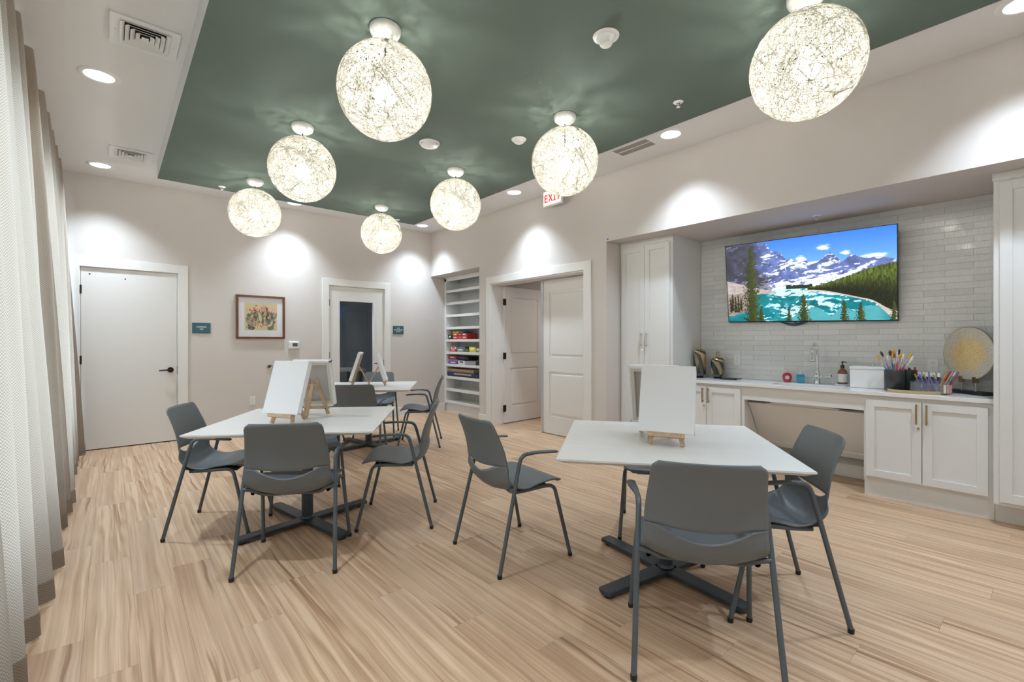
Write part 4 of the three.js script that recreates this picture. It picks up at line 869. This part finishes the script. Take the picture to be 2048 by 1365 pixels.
      if (Math.abs(x - tx) < wd) { const k = 0.22 + 0.7 * noise(x * 420, v * 260) * (0.5 + 0.7 * smooth(-tw, tw, x - tx)), dk = t1 < 0.95 ? 0.5 : 1; c = [0.34 * k * dk + 0.03, 0.36 * k * dk + 0.05, 0.12 * k * dk + 0.03]; }
    }
    return c;
  }, { wrap: false });
  const o = thing('television', 'large flat television showing a mountain lake, hung on the tiles', 'television', [5.158, 1.885, -1.617], -Math.PI / 2);
  o.rotation.set(0.155, -Math.PI / 2, 0, 'YXZ');
  o.rotateZ(-0.021);
  const w = 0.738, h = 0.42;
  mesh('housing', [rbox(-w, w, -h, h, -0.022, 0.0, 0.006), rbox(-0.5, 0.5, -0.3, 0.25, -0.05, -0.02, 0.01)], M.black, o);
  mesh('bezel', [box(-w, w, h - 0.006, h, 0, 0.003), box(-w, w, -h, -h + 0.012, 0, 0.003), box(-w, -w + 0.006, -h, h, 0, 0.003), box(w - 0.006, w, -h, h, 0, 0.003)], std(rgb(0.02, 0.03, 0.04), 0.25), o);
  mesh('screen', new THREE.PlaneGeometry(2 * w - 0.012, 2 * h - 0.018).translate(0, 0.003, 0.0015), phys(rgb(0.01, 0.01, 0.01), 0.22, { emissive: 0xffffff, emissiveMap: img, emissiveIntensity: 0.92 }), o);
  const br = thing('wall_bracket', 'dark bracket between the television and the tiles', 'bracket', [0, 0, 0]);
  mesh('wall_plate', box(XT - 0.022, XT - 0.008, 1.72, 2.02, -1.85, -1.38), M.black, br);
  mesh('arm', [box(5.2, XT - 0.02, 1.78, 1.81, -1.68, -1.64), box(5.2, XT - 0.02, 1.78, 1.81, -1.58, -1.54)], M.black, br);
  tag(mesh('cable', [tube([[5.235, 1.47, -1.82], [5.24, 1.445, -1.76], [5.24, 1.44, -1.69], [5.235, 1.47, -1.62]], 0.005, 24, 8), tube([[5.23, 1.475, -1.84], [5.235, 1.455, -1.74], [5.235, 1.452, -1.68], [5.23, 1.475, -1.64]], 0.005, 24, 8), tube([[5.235, 1.475, -1.72], [5.24, 1.447, -1.66], [5.235, 1.475, -1.58]], 0.004, 20, 8)], std(rgb(0.02, 0.06, 0.14), 0.5)), 'loop of dark blue cable hanging below the television', 'cable');
}

// ------------------------------------------------------------------ things on the worktop
const CT = 0.8645;
{
  // decorative bottles of silvered glass with swirls
  const swirl = (k) => tex(256, 256, (u, v) => {
    const b = (u * 2 + v * 2.4 + 0.25 * fbm(u * 4 + k, v * 4, 3) + k) % 1, n = fbm(u * 10 + k, v * 10, 4);
    const pick = b < 0.28 ? [0.78, 0.66, 0.45] : b < 0.55 ? [0.08, 0.22, 0.24] : b < 0.78 ? [0.62, 0.54, 0.40] : [0.25, 0.28, 0.27];
    const low = smooth(0.45, 0.30, v + 0.3 * (n - 0.5));
    return pick.map((c, i) => lerp(c, [0.33, 0.30, 0.27][i], low) * (0.75 + 0.5 * n));
  });
  const bottle = (label, x, z, pts, neck, k) => {
    const o = thing('decorative_bottle', label, 'bottle', [x, CT, z], k * 1.7, 'decorative glass bottles at the left end of the worktop');
    mesh('glass_body', lathe(pts, 48), phys(0xffffff, 0.14, { map: swirl(k * 3.3 + 0.2), metalness: 0.55, clearcoat: 1, clearcoatRoughness: 0.04 }), o);
    mesh('foot_ring', lathe([[0.034, 0.0], [0.040, 0.0], [0.040, 0.02], [0.034, 0.02]], 36), M.bronze, o);
    mesh('stopper', [cyl(0.012, 0.014, neck[0], neck[1], 22), cyl(0.017, 0.017, neck[0] - 0.004, neck[0] + 0.004, 22)], M.brass, o);
  };
  bottle('taller striped glass bottle with a brass neck beside the tall cabinet', 5.07, -2.625, [[0.001, 0.02], [0.045, 0.02], [0.066, 0.03], [0.070, 0.05], [0.070, 0.265], [0.066, 0.292], [0.052, 0.312], [0.03, 0.322], [0.012, 0.326]], [0.326, 0.382], 1);
  bottle('shorter silvery glass bottle with a brass neck', 5.12, -2.44, [[0.001, 0.016], [0.05, 0.016], [0.070, 0.024], [0.075, 0.042], [0.075, 0.175], [0.070, 0.205], [0.055, 0.225], [0.032, 0.235], [0.012, 0.238]], [0.238, 0.298], 2);
  const ph = thing('tablet_sleeve', 'two thin black sleeves lying flat beside the glass bottles', 'sleeve', [5.07, CT, -2.27], 0.2);
  mesh('sleeve', rbox(-0.05, 0.05, 0.0005, 0.009, -0.10, 0.05, 0.003), M.black, ph);
  mesh('sleeve', rbox(-0.04, 0.05, 0.0092, 0.017, -0.04, 0.10, 0.003), std(rgb(0.01, 0.03, 0.035), 0.4), ph);

  // soaps
  const rs = thing('soap_pump', 'round red soap bottle with a clear pump', 'soap bottle', [5.17, CT, -1.755], -1.2);
  mesh('bottle', lathe([[0.001, 0], [0.028, 0.001], [0.034, 0.015], [0.042, 0.045], [0.041, 0.07], [0.030, 0.088], [0.016, 0.094], [0.014, 0.10]], 32).scale(1, 1, 0.7), phys(rgb(0.62, 0.02, 0.04), 0.1, { transmission: 0.35, thickness: 0.03, clearcoat: 1 }), rs);
  mesh('label', new THREE.CircleGeometry(0.020, 24).translate(0, 0.05, 0.0305), std(rgb(0.75, 0.55, 0.5), 0.5), rs);
  mesh('pump', [cyl(0.015, 0.015, 0.096, 0.110, 18), cyl(0.004, 0.004, 0.11, 0.13, 10), box(-0.008, 0.032, 0.128, 0.136, -0.006, 0.006)], std(rgb(0.7, 0.55, 0.55), 0.3), rs);
  const bs = thing('soap_pump', 'square turquoise soap bottle with a clear pump', 'soap bottle', [5.17, CT, -1.635], -1.2);
  mesh('bottle', rbox(-0.036, 0.036, 0.0005, 0.088, -0.02, 0.02, 0.008, 3), phys(rgb(0.06, 0.50, 0.68), 0.1, { transmission: 0.35, thickness: 0.03, clearcoat: 1 }), bs);
  mesh('label', new THREE.PlaneGeometry(0.05, 0.02).translate(0, 0.07, 0.0206), std(rgb(0.03, 0.22, 0.55), 0.5), bs);
  mesh('pump', [cyl(0.013, 0.013, 0.088, 0.1, 18), cyl(0.004, 0.004, 0.1, 0.128, 10), box(-0.006, 0.032, 0.126, 0.134, -0.006, 0.006)], std(rgb(0.72, 0.76, 0.78), 0.2), bs);

  const fc = thing('faucet', 'chrome gooseneck kitchen faucet with a pull-down spray head', 'faucet', [5.17, CT, -1.49]);
  mesh('base', lathe([[0.032, 0], [0.032, 0.006], [0.026, 0.012], [0.024, 0.05], [0.03, 0.062], [0.03, 0.082], [0.022, 0.10], [0.016, 0.115], [0.018, 0.122], [0.013, 0.13]], 30), M.chrome, fc);
  mesh('spout', tube([[0, 0.12, 0], [0, 0.20, 0], [0, 0.30, 0], [-0.012, 0.352, 0], [-0.05, 0.388, 0], [-0.095, 0.382, 0], [-0.125, 0.35, 0], [-0.135, 0.315, 0]], 0.0115, 60, 16), M.chrome, fc);
  mesh('spray_head', lathe([[0.001, 0], [0.026, 0], [0.030, 0.008], [0.022, 0.03], [0.02, 0.06], [0.014, 0.078], [0.016, 0.086], [0.013, 0.1]], 28).rotateZ(-0.08).translate(-0.142, 0.225, 0), M.chrome, fc);
  mesh('spray_face', cyl(0.024, 0.024, -0.003, 0.001, 24).rotateZ(-0.08).translate(-0.142, 0.225, 0), M.black, fc);
  mesh('lever', [tube([[0, 0.072, 0.02], [0.0, 0.074, 0.05], [-0.005, 0.078, 0.09], [-0.008, 0.085, 0.12]], 0.010, 20, 12), new THREE.SphereGeometry(0.02, 18, 14).translate(0, 0.072, 0.032)], M.chrome, fc);
  mesh('side_knob', new THREE.SphereGeometry(0.016, 18, 12).translate(-0.02, 0.04, 0.006), M.chrome, fc);

  const dish = thing('soap_dish', 'small white dish under the brown pump bottle', 'dish', [5.165, CT, -1.285]);
  mesh('dish', lathe([[0.001, 0.004], [0.05, 0.004], [0.056, 0.016], [0.060, 0.016], [0.056, 0.0005], [0.001, 0.0005]], 36), M.plastic, dish);
  const am = thing('pump_bottle', 'brown glass pump bottle with a white label and black pump', 'bottle', [5.165, CT + 0.0045, -1.285], -1.2);
  mesh('bottle', lathe([[0.001, 0], [0.036, 0.001], [0.039, 0.006], [0.039, 0.115], [0.034, 0.135], [0.02, 0.15], [0.014, 0.155], [0.014, 0.165]], 36), phys(rgb(0.16, 0.045, 0.012), 0.08, { clearcoat: 1 }), am);
  mesh('label', new THREE.CylinderGeometry(0.0395, 0.0395, 0.078, 36, 1, true, -1.3, 2.6).translate(0, 0.067, 0), std(rgb(0.68, 0.66, 0.63), 0.7), am);
  mesh('pump', [cyl(0.017, 0.015, 0.163, 0.188, 20), cyl(0.005, 0.005, 0.188, 0.212, 12), cyl(0.010, 0.009, 0.21, 0.222, 16), bar([0, 0.218, 0], [0.032, 0.213, 0], 0.008, 0.008)], M.black, am);

  const wb = thing('storage_box', 'white lidded storage box beside the paintbrush pot', 'box', [5.13, CT, -1.075]);
  mesh('bin', rbox(-0.085, 0.085, 0.0005, 0.165, -0.125, 0.125, 0.006), M.plastic, wb);
  mesh('lid', rbox(-0.09, 0.09, 0.165, 0.19, -0.13, 0.13, 0.007), M.plastic, wb);
  mesh('lid_handle', tube([[-0.04, 0.19, 0.03], [-0.03, 0.206, 0.03], [0.03, 0.206, 0.03], [0.04, 0.19, 0.03]], 0.005, 24, 8), std(rgb(0.62, 0.62, 0.62), 0.4), wb);

  // tray with pots and pens
  const tr = thing('serving_tray', 'round dark tray with a pale wooden rim holding art supplies', 'tray', [4.975, CT, -0.735]);
  mesh('tray_base', cyl(0.185, 0.19, 0.0005, 0.008, 56), std(rgb(0.05, 0.05, 0.05), 0.5), tr);
  mesh('rim', lathe([[0.186, 0.0], [0.194, 0.0], [0.203, 0.022], [0.197, 0.024], [0.188, 0.008]], 64), std(rgb(0.62, 0.45, 0.24), 0.5), tr);
  const TY = CT + 0.0085;
  const pot = (label, x, z, r, h) => { const o = thing('metal_pot', label, 'pot', [x, TY, z], 0, 'dark grey metal pots on the tray'); mesh('pot', lathe([[0.001, 0.0005], [r, 0.0005], [r, h], [r - 0.003, h], [r - 0.003, 0.006], [0.001, 0.006]], 44), std(rgb(0.075, 0.085, 0.088), 0.33, { metalness: 0.6 }), o); return o; };
  pot('dark grey metal pot full of paintbrushes on the tray', 4.915, -0.862, 0.068, 0.168);
  pot('dark grey metal pot half hidden behind the paintbrush pot', 5.06, -0.80, 0.062, 0.165);
  const cols = { blue: rgb(0.02, 0.25, 0.52), teal: rgb(0.02, 0.36, 0.50), pink: rgb(0.62, 0.12, 0.42), red: rgb(0.5, 0.04, 0.03), orange: rgb(0.75, 0.26, 0.04), purple: rgb(0.28, 0.10, 0.42), dark: rgb(0.06, 0.02, 0.02), gold: rgb(0.70, 0.36, 0.03), white: rgb(0.75, 0.72, 0.68), brown: rgb(0.25, 0.10, 0.04) };
  const mat = {}; for (const k in cols) mat[k] = std(cols[k], 0.4);
  const ferrule = std(rgb(0.7, 0.7, 0.7), 0.25, { metalness: 0.9 });
  const brush = (label, cx, cz, az, lean, len, col, hair, wide) => {
    const o = thing('paintbrush', label, 'paintbrush', [cx, TY + 0.009, cz], 0, 'paintbrushes in the metal pot');
    const d = V(Math.cos(az) * Math.sin(lean), Math.cos(lean), Math.sin(az) * Math.sin(lean)), p = (t) => d.clone().multiplyScalar(t).toArray();
    mesh('handle', rod(p(0.002), p(len * 0.68), 0.0026, 0.0042, 8), mat[col], o);
    mesh('ferrule', rod(p(len * 0.68), p(len * 0.86), 0.0044, wide, 8), ferrule, o);
    mesh('bristles', [rod(p(len * 0.86), p(len * 0.95), wide, wide * 1.25, 8), rod(p(len * 0.95), p(len), wide * 1.25, wide * 0.3, 8)], mat[hair], o);
  };
  const bl = [
    ['blue paintbrush with a yellow tip leaning farthest left', -1.35, 0.50, 0.315, 'blue', 'gold', 0.006], ['pink paintbrush with a big dark tip leaning left', -1.45, 0.38, 0.335, 'pink', 'dark', 0.0075],
    ['second blue paintbrush leaning left beside the dark tipped one', -1.2, 0.42, 0.30, 'teal', 'white', 0.005], ['short teal paintbrush with a white tip left of the middle', -1.6, 0.2, 0.285, 'teal', 'white', 0.006],
    ['blue paintbrush with a black flat tip left of the middle', -1.7, 0.12, 0.325, 'blue', 'dark', 0.009], ['dark handled paintbrush with an orange round tip near the middle', -2.2, 0.06, 0.335, 'brown', 'gold', 0.009],
    ['red handled paintbrush with a small gold tip near the middle', -2.6, 0.1, 0.305, 'red', 'gold', 0.006], ['blue paintbrush with a brown tip in the middle', 0.4, 0.05, 0.30, 'blue', 'brown', 0.006],
    ['blue paintbrush with a pale tip in the middle', 0.9, 0.12, 0.29, 'teal', 'white', 0.006], ['orange paintbrush with a pale tip in the middle', 1.2, 0.1, 0.315, 'orange', 'white', 0.005],
    ['paintbrush with a slim black tip right of the middle', 1.5, 0.13, 0.335, 'pink', 'dark', 0.006], ['pink paintbrush with an orange fan tip right of the middle', 1.4, 0.16, 0.30, 'pink', 'gold', 0.011],
    ['orange paintbrush with a white tip right of the middle', 1.6, 0.24, 0.30, 'orange', 'white', 0.007], ['purple paintbrush with an orange tip leaning right', 1.5, 0.44, 0.335, 'purple', 'gold', 0.007],
    ['purple paintbrush with a white tip leaning far right', 1.6, 0.50, 0.32, 'purple', 'white', 0.008], ['red paintbrush with a pale tip leaning farthest right', 1.75, 0.54, 0.30, 'red', 'white', 0.007],
  ];
  bl.forEach(([label, az, lean, len, a, b, w], i) => brush(label, 4.915 + 0.02 * Math.cos(az + 3.14) + 0.006 * ((i % 3) - 1), -0.862 + 0.03 * Math.sin(az + 3.14) * (lean > 0.3 ? 1 : 0.3), az, lean, len, a, b, w));
  const pen = (name, label, cat, group, base, az, lean, len, r, a, b) => {
    const o = thing(name, label, cat, base, 0, group), d = V(Math.cos(az) * Math.sin(lean), Math.cos(lean), Math.sin(az) * Math.sin(lean)), p = (t) => d.clone().multiplyScalar(t).toArray();
    mesh('barrel', rod(p(0.001), p(len * 0.8), r, r, 8), a, o); mesh('cap', rod(p(len * 0.8), p(len), r * 1.08, r * 0.8, 8), b, o);
  };
  for (let k = 0; k < 7; k++) pen('marker', 'red capped marker standing in the half hidden pot', 'marker', 'red markers in the half hidden pot', [5.06 + 0.03 * Math.cos(k * 0.9), TY + 0.0075, -0.80 + 0.03 * Math.sin(k * 0.9)], k * 0.9, 0.12, 0.176 + 0.004 * (k % 3), 0.006, mat.red, k % 3 ? mat.red : mat.dark);

  // clear organiser: paint tubes at the back left, a fan of gel pens in front, crayons at the back right
  const org = thing('clear_organizer', 'clear plastic organizer full of coloured pens on the tray', 'organizer', [4.955, TY, -0.64], -0.25);
  const clear = phys(rgb(0.95, 0.96, 0.97), 0.06, { transmission: 0.92, thickness: 0 });
  mesh('tray_floor', rbox(-0.075, 0.075, 0.0005, 0.004, -0.105, 0.105, 0.0015, 1), clear, org);
  for (const g of [box(-0.075, -0.0735, 0.004, 0.075, -0.105, 0.105), box(-0.0, 0.0015, 0.004, 0.095, -0.105, 0.105), box(0.0735, 0.075, 0.004, 0.11, -0.105, 0.105), box(-0.0735, 0.0735, 0.004, 0.085, -0.105, -0.1035), box(-0.0735, 0.0735, 0.004, 0.085, 0.1035, 0.105)]) mesh('wall_panel', g, clear, org);
  const W = (x, z) => { const c = Math.cos(-0.25), s = Math.sin(-0.25); return [4.955 + x * c + z * s, TY + 0.0045, -0.64 - x * s + z * c]; };
  const tip = ['gold', 'orange', 'teal', 'red', 'blue', 'pink', 'purple', 'white'], hue = { gold: 'yellow', orange: 'orange', teal: 'teal', red: 'red', blue: 'blue', pink: 'pink', purple: 'purple', white: 'white' };
  const body = [mat.purple, mat.dark, mat.pink, mat.blue, mat.red, mat.teal];
  for (let k = 0; k < 18; k++) pen('gel_pen', `slanted gel pen with ${/^o/.test(hue[tip[k % 8]]) ? 'an' : 'a'} ${hue[tip[k % 8]]} end in the front of the clear organizer`, 'pen', 'gel pens in the clear organizer', W(-0.066 + 0.013 * (k % 4), 0.092 - 0.0075 * k), -1.6, 0.30 + 0.012 * (k % 3), 0.145, 0.0036, body[(k * 5 + (k >> 2)) % 6], mat[tip[k % 8]]);
  for (let k = 0; k < 6; k++) {
    const o = thing('paint_tube', `paint tube with a white cap at the back left of the clear organizer`, 'paint tube', W(0.024 + 0.02 * (k % 2), -0.085 + 0.026 * k * 0.9), 0, 'white capped paint tubes in the clear organizer');
    mesh('tube_body', cyl(0.011, 0.011, 0, 0.115, 16), std(rgb(0.06, 0.08, 0.12), 0.4), o); mesh('cap', cyl(0.0105, 0.009, 0.115, 0.150, 16), M.plastic, o);
  }
  for (let k = 0; k < 10; k++) pen('colored_pencil', `slanted ${hue[tip[(k * 3) % 8]]} coloured pencil at the back right of the clear organizer`, 'pencil', 'coloured pencils in the clear organizer', W(0.022 + 0.016 * (k % 3), 0.028 + 0.0066 * k), 1.5, 0.36 + 0.03 * (k % 4), 0.178, 0.0052, mat[tip[(k * 3) % 8]], mat[tip[(k * 5 + 1) % 8]]);
  const nb = thing('sticky_flags', 'small pack of pale index flags at the right end of the clear organizer', 'index flags', W(-0.05, 0.118), -0.25);
  for (let k = 0; k < 4; k++) mesh('flag_pad', box(-0.03, 0.03, 0.0, 0.062, -0.008 + 0.007 * k, -0.0015 + 0.007 * k), std([rgb(0.62, 0.66, 0.2), rgb(0.75, 0.74, 0.7), rgb(0.2, 0.2, 0.25), rgb(0.65, 0.3, 0.3)][k], 0.6), nb);

  // glass disc sculpture, standing askew
  const ds = thing('disc_sculpture', 'round gold flecked glass disc on a black base with brass posts', 'sculpture', [5.125, CT, -0.44], Math.atan2(-0.7578, -0.6525));
  mesh('base', rbox(-0.16, 0.16, 0.0005, 0.024, -0.055, 0.055, 0.002), M.black, ds);
  for (const x of [-0.055, 0.055]) { mesh('post', cyl(0.007, 0.007, 0.024, 0.09, 16, x, 0), M.nickel, ds); mesh('clip', box(x - 0.011, x + 0.011, 0.088, 0.135, -0.016, 0.016), M.brass, ds); }
  const gold = tex(512, 512, (u, v) => { const n = fbm(u * 90 + v * 40, v * 90 - u * 40, 3), m = fbm(u * 6, v * 6, 4), r = Math.hypot(u - 0.52, v - 0.45) + 0.22 * (m - 0.5) + 0.18 * (n - 0.5), g = smooth(0.44, 0.22, r); return [lerp(0.84, 0.92, g) + 0.24 * (n - 0.5), lerp(0.81, 0.81, g) + 0.24 * (n - 0.5), lerp(0.76, 0.58, g) + 0.22 * (n - 0.5)]; });
  const disc = mesh('glass_disc', new THREE.CylinderGeometry(0.205, 0.205, 0.010, 80).rotateX(Math.PI / 2).translate(0, 0.318, 0), phys(0xffffff, 0.32, { map: gold, metalness: 0.1, clearcoat: 0.5, bumpMap: gold, bumpScale: 0.002 }), ds);
  disc.userData.label = 'gold flecked glass';
  mesh('disc_edge', new THREE.TorusGeometry(0.205, 0.0052, 10, 90).translate(0, 0.318, 0), std(rgb(0.33, 0.29, 0.22), 0.3), disc);
}
tag(mesh('tape_scrap', rbox(XR - 0.0015, XR - 0.0003, 2.452, 2.472, -3.395, -3.372, 0.0005, 1), std(rgb(0.03, 0.25, 0.65), 0.7)), 'tiny scrap of blue tape at the corner of the kitchen soffit', 'tape');

renderer.render(scene, camera);
